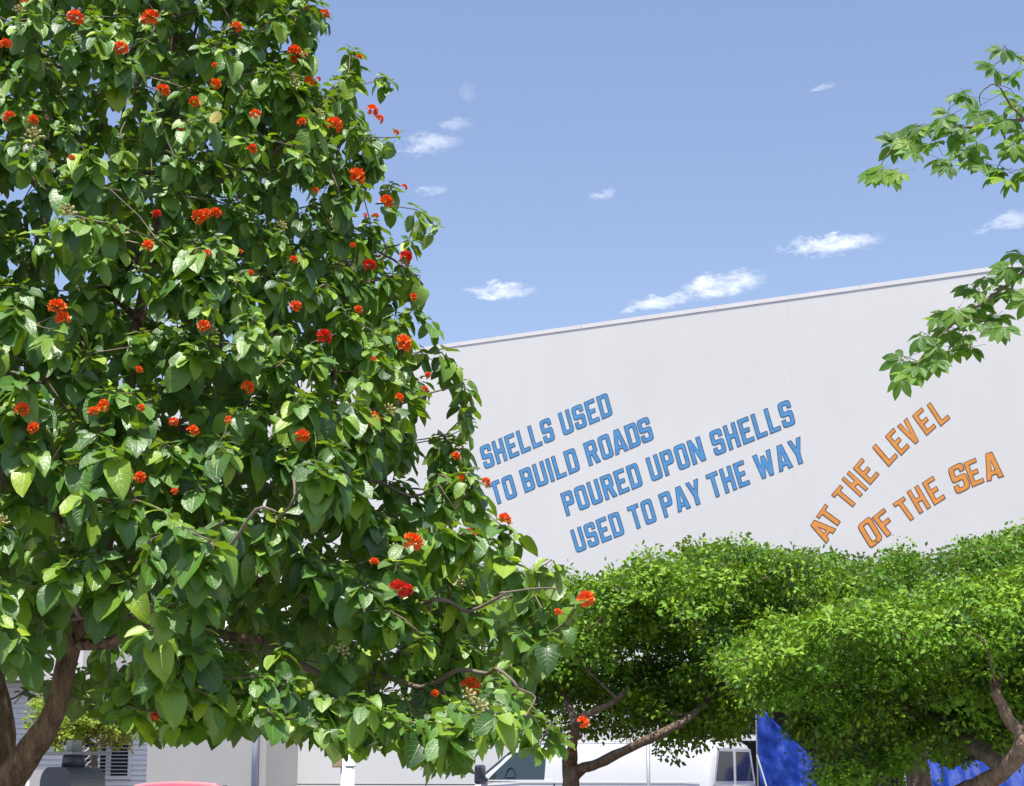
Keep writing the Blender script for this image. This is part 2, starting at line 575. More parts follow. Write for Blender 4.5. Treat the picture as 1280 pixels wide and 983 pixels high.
def letter(ch, org, ex, ey, mats):
    """org: baseline left end on the wall (u, z); ex, ey: glyph axes for one unit (cap height 10)"""
    mb = MB()
    conts = [rounded(p) for p in G[ch][1]]

    def pt(q):
        return (org[0] + ex[0] * q.x + ey[0] * q.y, -.005, org[1] + ex[1] * q.x + ey[1] * q.y)
    inner = [offset_poly(c, -.19) for c in conts]
    outer = [offset_poly(c, .08) for c in conts]
    tri = tessellate_polygon([[Vector((q.x, q.y, 0)) for q in c] for c in inner])
    flat = [q for c in inner for q in c]
    mb.add([pt(q) for q in flat], tri, 0)
    for a, b in zip(inner, outer):
        n = len(a)
        mb.add([pt(q) for q in a] + [pt(q) for q in b], [(i, (i + 1) % n, n + (i + 1) % n, n + i) for i in range(n)], 1)
    return mb.build('letter', mats, bld)


def text_line(txt, a, b, up0, up1):
    """lay a line of words from baseline point a to b"""
    A, B = Vector(onwall(*a)), Vector(onwall(*b))
    U0 = Vector(onwall(a[0] + up0[0], a[1] + up0[1])) - A
    U1 = Vector(onwall(b[0] + up1[0], b[1] + up1[1])) - B
    tot = 0
    pos = []
    for i, c in enumerate(txt):
        if c == ' ':
            tot += 2.9
            continue
        gap = 1.0
        if tot and txt[i - 1] + c in ('PA', 'AY', 'WA', 'RO', 'OA', 'TO', 'AD'):
            gap = .5
        pos.append((c, tot))
        tot += G[c][0] + gap
    tot -= 1.0
    d = (B - A) / tot
    for c, p in pos:
        t = p / tot
        ey = U0.lerp(U1, t) / 10
        letter(c, A + d * p, d, ey, [M['blue'], M['navy']])


text_line('SHELLS USED', (606.5, 587), (766.5, 518.6), (-7.6, -27.5), (-7.6, -27.8))
text_line('TO BUILD ROADS', (618, 632.5), (818, 549), (-7.8, -27.6), (-8, -28.6))
text_line('POURED UPON SHELLS', (708.5, 645.3), (995, 529.8), (-8.2, -27.8), (-8.8, -30.7))
text_line('USED TO PAY THE WAY', (721, 691.5), (1008, 577), (-8.3, -28), (-9, -30.5))


def z3(x, y):
    return 1000 + x / 4.915, 490 + y / 4.915


def z4(x, y):
    return 1060 + x / 6.095, 550 + y / 6.095


# each orange letter: left end of its base, top left, right end of its base
orange = [('A', z3(162, 932), z3(46, 848), z3(222, 842)), ('T', z3(213, 848), z3(100, 765), z3(268, 772)),
          ('T', z3(306, 728), z3(193, 634), z3(360, 665)), ('H', z3(370, 645), z3(256, 538), z3(418, 592)),
          ('E', z3(432, 572), z3(326, 470), z3(487, 507)), ('L', z3(545, 460), z3(445, 342), z3(602, 397)),
          ('E', z3(622, 392), z3(523, 275), z3(674, 337)), ('V', z3(688, 338), z3(597, 212), z3(750, 285)),
          ('E', z3(778, 269), z3(690, 147), z3(837, 216)), ('L', z3(865, 212), z3(780, 82), z3(923, 162)),
          ('O', z3(435, 965), z3(350, 826), z3(513, 900)), ('F', z3(535, 893), z3(443, 773), z3(606, 836)),
          ('T', z3(656, 807), z3(570, 688), z3(724, 762)), ('H', z3(735, 750), z3(656, 615), z3(805, 708)),
          ('E', z3(826, 697), z3(750, 560), z3(895, 653)),
          ('S', z4(828, 418), z4(757, 222), z4(938, 362)), ('E', z4(947, 360), z4(880, 177), z4(1040, 320)),
          ('A', z4(1058, 318), z4(1008, 118), z4(1188, 278))]
for ch, bl, tl, br in orange:
    a, b, c = Vector(onwall(*bl)), Vector(onwall(*tl)), Vector(onwall(*br))
    wd = G[ch][0]
    letter(ch, a, (c - a) / wd, (b - a) / 10, [M['orange'], M['brown']])

# annex in front of the wall, with its downpipe
an = thing('annex', 'plain pale stucco annex with a downpipe at its corner, left of the white post', 'building', P0, WRZ)
u1, _ = onwall(372, 960)
PR = 1.3
MB().box((u1 - 6.4, -PR, 0), (u1, -.013, 5.2)).build('wall', M['stucco2'], an)
MB().box((u1 - 6.45, -PR - .05, 5.2), (u1 + .05, -.014, 5.32)).build('coping', M['coping'], an)
MB().tube([(u1 - .28, -PR - .09, 0), (u1 - .28, -PR - .09, 5.0)], .085, 12).build('downpipe', M['pipe'], an, True)

# white standpipe with tan box
p = at(436, 972, 40)
sp_ = thing('vent_post', 'white capped vertical pipe post with a small tan box on its side', 'post', (p.x, p.y, 0))
zt = at(436, 944, 40).z
MB().tube([(.03, 0, 0), (.03, 0, zt)], .10, 14).build('post', M['whitepvc'], sp_, True)
MB().tube([(-.12, .02, 0), (-.12, .02, zt - .02)], .06, 10).build('side_pipe', M['whitepvc'], sp_, True)
MB().tube([(.03, 0, zt - .25), (.03, 0, zt - .22)], .108, 14).build('joint_ring', M['rail'], sp_, True)
bevel(MB().box((-.36, -.07, zt - .26), (-.14, .08, zt + .01)).build('tan_box', M['tan'], sp_), .02)

# ------------------------------------------------------------------ plank house at far left
p = at(183, 972, 36)
ph = thing('plank_house', 'low pale house of horizontal planks with barred dark louvred windows, behind the parking pay station', 'house', (p.x, p.y, 0), math.radians(12.5))
pxm = 36 / FPX
x0 = -(183 + 60) * pxm
zb = 0.2
MB().box((x0, .06, 0), (0, 4, 3.3)).build('wall_core', M['plank'], ph)
WL = (-(183 - 108) * pxm, -(183 - 160) * pxm)     # window span
for k in range(32):
    z = zb + k * .096
    for (a, b) in (((x0, WL[0] - .06), (WL[1] + .06, 0)) if 1.48 < z + .05 < 2.22 else ((x0, 0),)):
        MB().add([(a, -.012, z), (b, -.012, z), (b, .006, z + .093), (a, .006, z + .093), (a, .058, z), (b, .058, z), (b, .058, z + .093), (a, .058, z + .093)],
                 [(0, 1, 2, 3), (4, 7, 6, 5), (0, 4, 5, 1), (3, 2, 6, 7), (0, 3, 7, 4), (1, 5, 6, 2)]).build('plank', M['plank'], ph)
MB().box((x0 - .3, -.5, 3.3), (.3, 4.3, 3.42)).build('roof', M['trim'], ph)
wn_ = MB().box((WL[0] - .06, -.04, 1.46), (WL[1] + .06, .055, 1.53)).box((WL[0] - .06, -.04, 2.16), (WL[1] + .06, .055, 2.22))
for xx in (WL[0] - .06, (WL[0] * .45 + WL[1] * .55) - .05, WL[1]):
    wn_.box((xx, -.035, 1.531), (xx + (.1 if xx > WL[0] and xx < WL[1] - .01 else .06), .05, 2.159))
win = wn_.build('window', M['trim'], ph)
MB().box((WL[0], .02, 1.53), (WL[1], .052, 2.16)).build('dark_opening', M['dark'], win)
for k in range(9):
    z = 1.57 + k * .068
    MB().box((WL[0], -.075, z), (WL[1], -.05, z + .016)).build('bar', M['rail'], win)
# steps rail in front of the window
sr = thing('stair_railing', 'thin metal stair railing with sloping bars beside the plank house window', 'railing', tuple(at(122, 972, 35.2).xy) + (0,))
for k in range(6):
    zt = 2.16 - k * .115
    MB().tube([(0, 0, zt), (-.45, .0, zt - .42)], .016, 6).build('sloping_bar', M['rail'], sr)
for xx, zz in ((0, 2.18), (-.45, 1.78)):
    MB().tube([(xx, .03, 0), (xx, .03, zz)], .024, 8).build('post', M['rail'], sr)
MB().tube([(0, 0, 2.2), (-.5, 0, 1.74)], .026, 8).build('handrail', M['rail'], sr)
# low yard wall and thin post at the far left
yw = tag(MB().box((-14.5, 30, 0), (at(57, 972, 30).x, 30.2, 1.62)).build('yard_wall', M['stucco2']),
         'low beige yard wall behind the two-stemmed flowering tree trunk', 'wall')
pp = at(35, 972, 24)
tag(MB().tube([(pp.x, 24, 0), (pp.x, 24, 1.75)], .045, 10).build('steel_post', M['galv'], None, True),
    'short thin grey steel post beside the trunk of the flowering tree', 'post')


# ------------------------------------------------------------------ vehicles
def wheel(parent, x, y, r, w_):
    o = MB()
    prof = [(r * .62, -w_ / 2), (r * .93, -w_ / 2), (r, -w_ * .3), (r, w_ * .3), (r * .93, w_ / 2), (r * .62, w_ / 2)]
    n = 24
    vs, fs = [], []
    for (rr, yy) in prof:
        for k in range(n):
            t = 2 * PI * k / n
            vs.append((x + rr * math.cos(t), y + yy, r + rr * math.sin(t)))
    for i in range(len(prof) - 1):
        for k in range(n):
            fs.append((i * n + k, i * n + (k + 1) % n, (i + 1) * n + (k + 1) % n, (i + 1) * n + k))
    o.add(vs, fs)
    ty = o.build('wheel', M['rubber'], parent, True)
    h = MB()
    sgn = 1 if y > 0 else -1
    yy = y + sgn * w_ * .42
    for k in range(5):
        t = 2 * PI * k / 5
        Mx = Matrix.Translation((x, yy, r)) @ Matrix.Rotation(t, 4, 'Y')
        h.box((r * .1, -.015, -r * .12), (r * .6, .015, r * .12), M=Mx)
    h.tube([(x, yy - .03, r), (x, yy + .03, r)], r * .2, 12)
    h.build('rim', M['rim'], ty)
    MB().tube([(x, y - w_ * .3, r), (x, y + w_ * .3, r)], r * .61, 20).build('hub_disc', M['rubber'], ty)


def loft(stations, template):
    """stations: (x, halfwidth, zbottom, zbelt, ztop, roof halfwidth)"""
    mb = MB()
    rings = []
    for st in stations:
        ring = template(*st)
        full = ring + [Vector((q.x, -q.y, q.z)) for q in reversed(ring[:-1])]
        rings.append(full)
    n = len(rings[0])
    vs = [q for r in rings for q in r]
    fs = []
    for i in range(len(rings) - 1):
        for k in range(n - 1):
            fs.append((i * n + k, i * n + k + 1, (i + 1) * n + k + 1, (i + 1) * n + k))
        fs.append((i * n + n - 1, i * n, (i + 1) * n, (i + 1) * n + n - 1))
    fs.append(tuple(range(n - 1, -1, -1)))
    fs.append(tuple((len(rings) - 1) * n + k for k in range(n)))
    mb.add(vs, fs)
    return mb


def vehicle_section(x, hw, zb_, zbelt, zt_, rw):
    return [Vector((x, hw * .93, zb_)), Vector((x, hw, zb_ + .14)), Vector((x, hw * 1.005, zb_ + (zbelt - zb_) * .6)), Vector((x, hw * .985, zbelt)),
            Vector((x, rw + (hw - rw) * .35, zbelt + (zt_ - zbelt) * .62)), Vector((x, rw + (hw - rw) * .08, zt_ - (zt_ - zbelt) * .14)),
            Vector((x, rw * .9, zt_ - (zt_ - zbelt) * .04)), Vector((x, rw * .6, zt_)), Vector((x, 0, zt_ + .012))]


# van: nose towards -x picture side; local +x is forward
vr = at(888, 972, 31.0)
th = math.radians(150)                           # heading
rear = Vector((vr.x, vr.y, 0)) + Vector((.5, .866, 0)) * 1.0
van = thing('white_van', 'white cargo van parked nose left beneath the small-leaved tree, rear windows tinted', 'van', rear, th)
SILL = 1.44
vb = loft([(.0, .93, .42, SILL, 1.98, .70), (.04, .98, .40, SILL, 2.06, .74), (.16, 1.0, .38, SILL, 2.12, .80), (.5, 1.005, .36, SILL, 2.13, .82), (3.2, 1.005, .34, SILL, 2.13, .82),
           (3.6, 1.005, .34, SILL, 2.10, .80), (3.85, 1.0, .34, SILL, 2.03, .78), (4.5, .99, .34, SILL - .02, SILL + .06, .80),
           (4.62, .985, .34, 1.30, 1.36, .80), (5.25, .95, .36, 1.12, 1.20, .78), (5.4, .90, .42, .98, 1.04, .74)], vehicle_section)
body = vb.build('body', M['van'], van, True)
bevel(body, .03, 2)


def side_y(z, hw=1.0, rw=.81, zt_=2.13, zb_=SILL):      # body half width at height z in the window zone
    t = (z - zb_) / (zt_ - zb_)
    if t < .62:
        return (hw * .985) + ((rw + (hw - rw) * .35) - hw * .985) * (t / .62)
    a = rw + (hw - rw) * .35
    b = rw + (hw - rw) * .08
    return a + (b - a) * (t - .62) / .24


# front door window, the left side of the van is +y
def side_pane(name, mate, pts, off, sgn=1, parent=None, th_=.01):
    vs = [(x, sgn * (side_y(z) + off), z) for x, z in pts] + [(x, sgn * (side_y(z) + off - th_ - .03), z) for x, z in pts]
    n = len(pts)
    fs = [tuple(range(n)), tuple(range(2 * n - 1, n - 1, -1))] + [(i, i + n, (i + 1) % n + n, (i + 1) % n) for i in range(n)]
    return MB().add(vs, fs).build(name, mate, parent)


for sgn in (1, -1):
    dr = side_pane('door', M['van'], [(2.98, SILL + .0), (4.42, SILL + .0), (4.2, 1.62), (3.83, 1.99), (2.98, 2.02)], .006, sgn, van)
    side_pane('window', M['glass'], [(3.14, SILL + .03), (4.27, SILL + .03), (4.14, 1.6), (3.78, 1.93), (3.16, 1.94)], .013, sgn, dr)
    # mirror
    mr = MB().box((4.28, 0, 0), (4.4, .26, .34), M=Matrix.Translation((0, 1.02, SILL - .06)) if sgn > 0 else Matrix.Translation((0, -1.28, SILL - .06))).build('mirror', M['mirror'], van)
    bevel(mr, .05, 3)
    MB().tube([(4.3, sgn * .97, SILL + .02), (4.33, sgn * 1.08, SILL + .05)], .03, 8).build('mirror_arm', M['mirror'], mr)
    # rub strip and belt groove
    MB().box((.2, sgn * 1.0 - .004, SILL - .035), (4.35, sgn * 1.0 + .004, SILL - .02)).build('belt_groove', M['trim'], van)
    MB().box((2.93, sgn * 1.0 - .008, .5), (2.945, sgn * 1.0 + .008, SILL - .04)).build('door_gap', M['rubber'], van)
    MB().tube([(.25, sgn * .80, 2.105), (3.5, sgn * .79, 2.10)], .014, 6).build('drip_rail', M['trim'], van)
# rear door windows
for sgn in (1, -1):
    zt_, z0_ = 1.99, SILL + .0
    def ry(z):
        return (.0 if z < 1.5 else .0)
    a, b = (.06, .80) if sgn > 0 else (-.80, -.06)
    top_in, top_out = (.07, .63) if sgn > 0 else (-.63, -.07)
    pts = [(a, z0_), (b, z0_), (top_out, zt_ - .06), (top_in, zt_ - .06)]
    vs = [(-.012, y, z) for y, z in pts] + [(.02, y, z) for y, z in pts]
    d_ = MB().add([(-.008 if i < 4 else .02, y * (1.12 if abs(y) > .5 else .2), z + (-.06 if z < 1.6 else .05)) for i, (q, y, z) in enumerate(vs)],
                  [(0, 1, 2, 3), (7, 6, 5, 4), (0, 4, 5, 1), (1, 5, 6, 2), (2, 6, 7, 3), (3, 7, 4, 0)]).build('rear_door', M['van'], van)
    MB().add(vs, [(0, 1, 2, 3), (7, 6, 5, 4), (0, 4, 5, 1), (1, 5, 6, 2), (2, 6, 7, 3), (3, 7, 4, 0)]).build('window', M['glass2'], d_)
    MB().box((-.03, sgn * .93 - .05, .95), (.0, sgn * .93 + .05, 1.25)).build('tail_lamp', M['lamp_red'], van)
MB().box((-.03, -.015, 1.0), (-.009, .015, 1.2)).build('door_handle', M['rubber'], van)
wsm = MB().add([(3.93, .70, 1.97), (3.93, -.70, 1.97), (4.5, -.84, SILL + .06), (4.5, .84, SILL + .06)], [(0, 1, 2, 3)])
MB().add([(3.90, .70, 2.02), (3.90, -.70, 2.02), (4.5, -.82, SILL + .10), (4.5, .82, SILL + .10), (3.86, .70, 1.98), (3.86, -.70, 1.98), (4.46, -.82, SILL + .06), (4.46, .82, SILL + .06)],
         [(0, 1, 2, 3), (7, 6, 5, 4), (0, 4, 5, 1), (1, 5, 6, 2), (2, 6, 7, 3), (3, 7, 4, 0)]).build('windscreen', M['glass'], van)
MB().box((5.36, -.9, .42), (5.5, .9, .62)).build('bumper', M['chrome'], van)
MB().box((-.12, -.9, .42), (.0, .9, .60)).build('bumper', M['chrome'], van)
for sgn in (1, -1):
    MB().box((5.36, sgn * .72 - .12, .78), (5.42, sgn * .72 + .12, .96)).build('headlight', M['lamp_clear'], van)
    wheel(van, 4.5, sgn * .86, .36, .24)
    wheel(van, 1.1, sgn * .86, .36, .24)
# steering wheel seen through the door glass: it shows on the glass side as a ring against the cab
sw_ = MB()
rr_ = [(3.75 + .05 * math.cos(t) * 0, .55 + .17 * math.cos(t), SILL + .06 + .17 * math.sin(t)) for t in [2 * PI * k / 16 for k in range(17)]]
sw_.tube([(3.82 + (q[1] - .55) * .6, side_y(q[2]) + .018, q[2]) for q in rr_ if q[2] > SILL + .04], .012, 6)
sw_.build('steering_wheel', M['rubber'], van)

# red car
rp = at(192, 972, 22)
red = thing('red_car', 'shiny red car of which the rounded roof shows below the stucco annex', 'car', (rp.x, rp.y + 1.6, 0), math.radians(-90))
zr = at(192, 977.3, 23).z
rb = loft([(-2.2, .7, .5, .82, .9, .62), (-2.1, .82, .36, .86, .98, .68), (-1.6, .87, .3, .9, 1.04, .66), (-1.35, .88, .3, .92, 1.12, .60), (-.75, .88, .28, .92, zr - .05, .52), (-.3, .88, .28, .92, zr, .52),
           (.3, .88, .28, .92, zr - .01, .52), (.65, .88, .28, .92, zr - .08, .52), (1.35, .87, .28, .9, 1.0, .6), (1.5, .86, .3, .86, .95, .62), (2.1, .78, .34, .72, .8, .55), (2.25, .66, .42, .62, .68, .5)], vehicle_section)
bevel(rb.build('body', M['red'], red, True), .03, 2)
for sgn in (1, -1):
    wheel(red, 1.4, sgn * .78, .31, .2)
    wheel(red, -1.35, sgn * .78, .31, .2)
    MB().add([(-1.1, sgn * .845, .95), (1.1, sgn * .845, .95), (.55, sgn * .64, zr - .15), (-.7, sgn * .64, zr - .15),
              (-1.1, sgn * .80, .95), (1.1, sgn * .80, .95), (.55, sgn * .60, zr - .15), (-.7, sgn * .60, zr - .15)],
             [(0, 1, 2, 3), (7, 6, 5, 4), (0, 4, 5, 1), (1, 5, 6, 2), (2, 6, 7, 3), (3, 7, 4, 0)]).build('window', M['glass'], red)
    MB().box((2.16, sgn * .55 - .12, .6), (2.24, sgn * .55 + .12, .72)).build('headlight', M['lamp_clear'], red)
for (xa, za, xb, zb2) in ((.72, zr - .07, 1.36, .98), (-.82, zr - .05, -1.38, 1.09)):
    sg = 1 if xa > 0 else -1
    MB().add([(xa, -.5, za), (xa, .5, za), (xb, .62, zb2), (xb, -.62, zb2), (xa - sg * .05, -.5, za - .03), (xa - sg * .05, .5, za - .03), (xb - sg * .05, .62, zb2 - .03), (xb - sg * .05, -.62, zb2 - .03)],
             [(0, 1, 2, 3), (7, 6, 5, 4), (0, 4, 5, 1), (1, 5, 6, 2), (2, 6, 7, 3), (3, 7, 4, 0)]).build('windscreen', M['glass'], red)

# ------------------------------------------------------------------ pay station
DM = 12.0
pc = at(91, 972, DM)
ps = thing('pay_station', 'dark grey parking pay station with rounded shoulders and a flat solar panel on top', 'parking machine', (pc.x, pc.y, .13), math.radians(-42))
ztop = at(91, 959, DM).z - .13
prof = [(-.17, 0)]
for k in range(7):
    t = PI - PI * .5 * k / 6
    prof.append((-.17 + .10 + .10 * math.cos(t), ztop - .10 + .10 * math.sin(t)))
for k in range(7):
    t = PI * .5 - PI * .5 * k / 6
    prof.append((.17 - .10 + .10 * math.cos(t), ztop - .10 + .10 * math.sin(t)))
prof.append((.17, 0))
n = len(prof)
vs = [(a, -.13, z) for a, z in prof] + [(a, .13, z) for a, z in prof]
mbp = MB().add(vs, [tuple(range(n - 1, -1, -1)), tuple(range(n, 2 * n))])
mbp.add(vs, [(i, i + 1, i + 1 + n, i + n) for i in range(n - 1)], 1)
bevel(mbp.build('cabinet', [M['meter'], M['meter_lit_side']], ps), .012, 2)
MB().box((-.11, -.142, 1.02), (.11, -.132, 1.17)).build('screen', M['screen'], ps)
MB().box((-.10, -.142, .82), (.02, -.132, .96)).build('keypad', M['solar'], ps)
MB().box((.05, -.142, .84), (.10, -.132, .94)).build('coin_slot', M['dark'], ps)
MB().lathe([(.075, ztop), (.07, ztop + .06), (.066, ztop + .075)], n=14).build('neck', M['meter'], ps, True)
tp_ = bevel(MB().box((-.20, -.15, ztop + .076), (.20, .15, ztop + .096)).build('solar_panel', M['solar'], ps), .005)
bevel(MB().box((-.05, -.03, ztop + .097), (.02, .05, ztop + .17)).build('antenna_box', M['whitepvc'], ps), .01)
MB().box((-.19, -.15, 0), (.19, .15, .05)).build('base_plate', M['meter'], ps)

# sign pole in front of van
pp = at(810.5, 972, 25)
zt = at(810.5, 903, 25).z
tag(MB().tube([(pp.x, 25, 0), (pp.x, 25, zt)], .026, 10).build('sign_pole', M['galv'], None, True),
    'bare slim galvanised pole standing in front of the white van', 'pole')

# ------------------------------------------------------------------ tarp shelter beside van
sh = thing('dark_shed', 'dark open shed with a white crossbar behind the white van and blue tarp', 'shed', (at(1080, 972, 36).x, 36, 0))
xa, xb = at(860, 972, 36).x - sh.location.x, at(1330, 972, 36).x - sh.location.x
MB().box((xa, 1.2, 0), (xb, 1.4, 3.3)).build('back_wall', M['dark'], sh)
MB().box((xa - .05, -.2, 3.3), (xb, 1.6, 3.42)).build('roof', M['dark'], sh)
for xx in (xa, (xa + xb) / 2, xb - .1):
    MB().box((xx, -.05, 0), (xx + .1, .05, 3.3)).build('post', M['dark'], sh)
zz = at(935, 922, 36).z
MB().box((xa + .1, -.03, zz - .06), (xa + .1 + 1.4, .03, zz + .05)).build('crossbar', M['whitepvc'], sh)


def tarp(name, label, top, depth, zlow, bulge, seed):
    """hanging sheet: top edge through picture points, falling with folds"""
    nx, ny = 90, 40
    pts = [at(x, y, depth) for x, y in top]
    xs = [p_.x for p_ in pts]
    zs = [p_.z for p_ in pts]
    vs = []
    for j in range(ny + 1):
        v = j / ny
        for i in range(nx + 1):
            x = xs[0] + (xs[-1] - xs[0]) * i / nx
            zt_ = float(np.interp(x, xs, zs))
            z = zt_ + (zlow - zt_) * v
            q = Vector((x * 2.2 + seed, z * .55, seed))
            f = noise.noise(q) * .16 * (.3 + v) + noise.noise(q * 2.7) * .07 + abs(noise.noise(Vector((x * 3 + z * 2.2, z * 2 - x, seed)))) * .12
            f += noise.noise(Vector((x * 14, z * 11, seed))) * .018
            vs.append((x + noise.noise(q * 1.7) * .05 * v, depth + bulge * math.sin(v * 1.4) - f, z))
    fs = [(j * (nx + 1) + i, j * (nx + 1) + i + 1, (j + 1) * (nx + 1) + i + 1, (j + 1) * (nx + 1) + i) for j in range(ny) for i in range(nx)]
    root = thing(name, label, 'tarp', (xs[0], depth, 0), 0, 'blue tarps hung beside the van')
    o = MB().add(vs, fs).build('sheet', M['tarp'], root, True, root.location)
    s = o.modifiers.new('thick', 'SOLIDIFY')
    s.thickness = .004
    return root, xs, zs


t1, xs, zs = tarp('blue_tarp', 'crumpled blue tarp hanging from a tall pole right beside the rear of the van',
                  [(945, 880), (952, 884), (966, 900), (985, 918), (1002, 934), (1018, 950), (1030, 956), (1050, 962)], 33.2, .05, -.25, 3.1)
MB().tube([(0, .02, 0), (0, .02, zs[0] + .03)], .016, 8).build('pole', M['galv'], t1)
a_, b_ = at(946, 944, 32.6), at(960, 990, 32.6)
d_ = (b_ - a_)
b_ = a_ + d_ * (a_.z / -d_.z)
tag(MB().tube([a_, b_], .016, 8).build('leaning_pole', M['whitepvc']), 'thin pale pole leaning against the blue tarp next to the van', 'pole')
t2, xs, zs = tarp('blue_tarp', 'blue tarp with a bright fold, low behind the right-hand tree near its curved trunk',
                  [(1130, 936), (1150, 944), (1175, 956), (1190, 962), (1215, 950), (1235, 954), (1260, 960), (1300, 950)], 32.5, .05, -.9, 8.7)
MB().tube([(0, .02, 0), (0, .02, zs[0])], .03, 8).build('pole', M['galv'], t2)

# ------------------------------------------------------------------ foliage tools
FAST = True


def fast_mesh(name, V, F, UV=None, R=None, mats=None, parent=None, smooth=True):
    """V (n,3), F (m,k) arrays -> object; UV per vertex, R per vertex random"""
    me = bpy.data.meshes.new(name)
    me.vertices.add(len(V))
    me.vertices.foreach_set('co', np.ascontiguousarray(V, dtype=np.float32).ravel())
    k = F.shape[1]
    me.loops.add(F.size)
    me.loops.foreach_set('vertex_index', F.astype(np.int32).ravel())
    me.polygons.add(len(F))
    me.polygons.foreach_set('loop_start', np.arange(0, F.size, k, dtype=np.int32))
    if smooth:
        me.polygons.foreach_set('use_smooth', np.ones(len(F), dtype=bool))
    me.update(calc_edges=True)
    if UV is not None:
        uvl = me.uv_layers.new(name='UVMap')
        uvl.data.foreach_set('uv', UV[F.ravel()].astype(np.float32).ravel())
    if R is not None:
        a = me.attributes.new('rnd', 'FLOAT', 'POINT')
        a.data.foreach_set('value', R.astype(np.float32))
    for m in (mats if isinstance(mats, (list, tuple)) else [mats]):
        me.materials.append(m)
    o = bpy.data.objects.new(name, me)
    col.objects.link(o)
    if parent is not None:
        o.parent = parent
    return o


def instance(T, F, UV, P, Rm, Sc, R):
    """copies of template T (n,3) at P with rotations Rm (m,3,3) and scale Sc -> arrays"""
    m, n = len(P), len(T)
    V = np.einsum('mij,nj->mni', Rm, T) * Sc[:, None, None] + P[:, None, :]
    FF = (F[None] + (np.arange(m) * n)[:, None, None]).reshape(-1, F.shape[1])
    return V.reshape(-1, 3), FF, np.tile(UV, (m, 1)), np.repeat(R, n)


def broad_leaf(curl, fold, wave, seed, fine=True):
    """ovate leaf of unit length with a short stalk; x across, y along, z up"""
    r_ = np.random.default_rng(seed)
    ts = [0, .05, .17, .34, .53, .72, .88, 1.0]
    hw = [0.012, .21, .34, .385, .375, .31, .19, .012]
    V, UV = [], []
    if not fine:
        ts, hw = ts[::2][:3] + [.55, .8, 1.0], [.012, .35, .385, .365, .25, .012]
        ts = [0, .15, .34, .56, .80, 1.0]
    ks = (-1, -.5, 0, .5, 1) if fine else (-1, 0, 1)
    nk = len(ks)
    for t, h in zip(ts, hw):
        for k in ks:
            x = h * k
            z = abs(x) * fold - curl * t * t * .5 + wave * math.sin(t * 9 + k * 2 + seed) * abs(k) * .5
            y = t + (-.05 if abs(k) == 1 and t < .1 else 0)
            V.append((x, y, z))
            UV.append((.5 + k * .5, t))
    F = []
    for i in range(len(ts) - 1):
        for k in range(nk - 1):
            a = i * nk + k
            F.append((a, a + 1, a + nk + 1, a + nk))
    b = len(V)                                   # stalk
    for (y, s) in ((-.28, .009), (.02, .011)):
        for (dx, dz) in ((-1, 0), (1, 0), (0, -1.4)):
            V.append((dx * s, y, dz * s + (-.02 if y < 0 else 0)))
            UV.append((.5, .5))
    F += [(b, b + 1, b + 4, b + 3), (b + 1, b + 2, b + 5, b + 4), (b + 2, b, b + 3, b + 5)]
    return np.array(V), np.array(F), np.array(UV)


LEAVES = [broad_leaf(.25, .22, .03, 1), broad_leaf(.55, .30, .05, 2), broad_leaf(.12, .42, .05, 3), broad_leaf(.8, .15, .07, 4), broad_leaf(-.1, .3, .07, 5), broad_leaf(1.0, .5, .06, 6)]
LEAVES_LOW = [broad_leaf(.25, .22, .03, 1, False), broad_leaf(.55, .30, .05, 2, False), broad_leaf(.12, .42, .05, 3, False), broad_leaf(.8, .15, .07, 4, False), broad_leaf(-.1, .3, .07, 5, False), broad_leaf(1.0, .5, .06, 6, False)]


def frames(ax, nm):
    """rotation matrices with y = ax, z close to nm"""
    y = ax / np.linalg.norm(ax, axis=1, keepdims=True)
    x = np.cross(y, nm)
    x /= np.maximum(np.linalg.norm(x, axis=1, keepdims=True), 1e-6)
    z = np.cross(x, y)
    return np.stack([x, y, z], axis=2)


def grow(skel, targets, step=.16, jit=.03):
    """skel: list of (pos, parent index, radius floor). joins every target to the nearest wood, returns nodes"""
    P = np.array([s[0] for s in skel] + [[0, 0, 0]] * (len(targets) * 14), dtype=float)
    par = [s[1] for s in skel]
    nn = len(skel)
    base = np.array(skel[0][0])
    order = np.argsort([min(np.linalg.norm(P[:nn] - t, axis=1)) for t in targets])
    tips = [None] * len(targets)
    for oi in order:
        t = np.array(targets[oi])
        dv = P[:nn] - t
        d = np.linalg.norm(dv, axis=1)
        # prefer wood that lies below and inwards
        cost = d + .25 * np.maximum(0, P[:nn, 2] - t[2])
        j = int(np.argmin(cost))
        L = d[j]
        k = max(1, int(L / step))
        k = min(k, 12)
        a = P[j].copy()
        prev = j
        for i in range(1, k + 1):
            f = i / k
            q = a + (t - a) * f
            if i < k:
                q = q + rng.normal(0, jit, 3)
                q[2] += -.12 * L * math.sin(PI * f) * .6
            P[nn] = q
            par.append(prev)
            prev = nn
            nn += 1
        tips[oi] = prev
    return P[:nn], par, tips


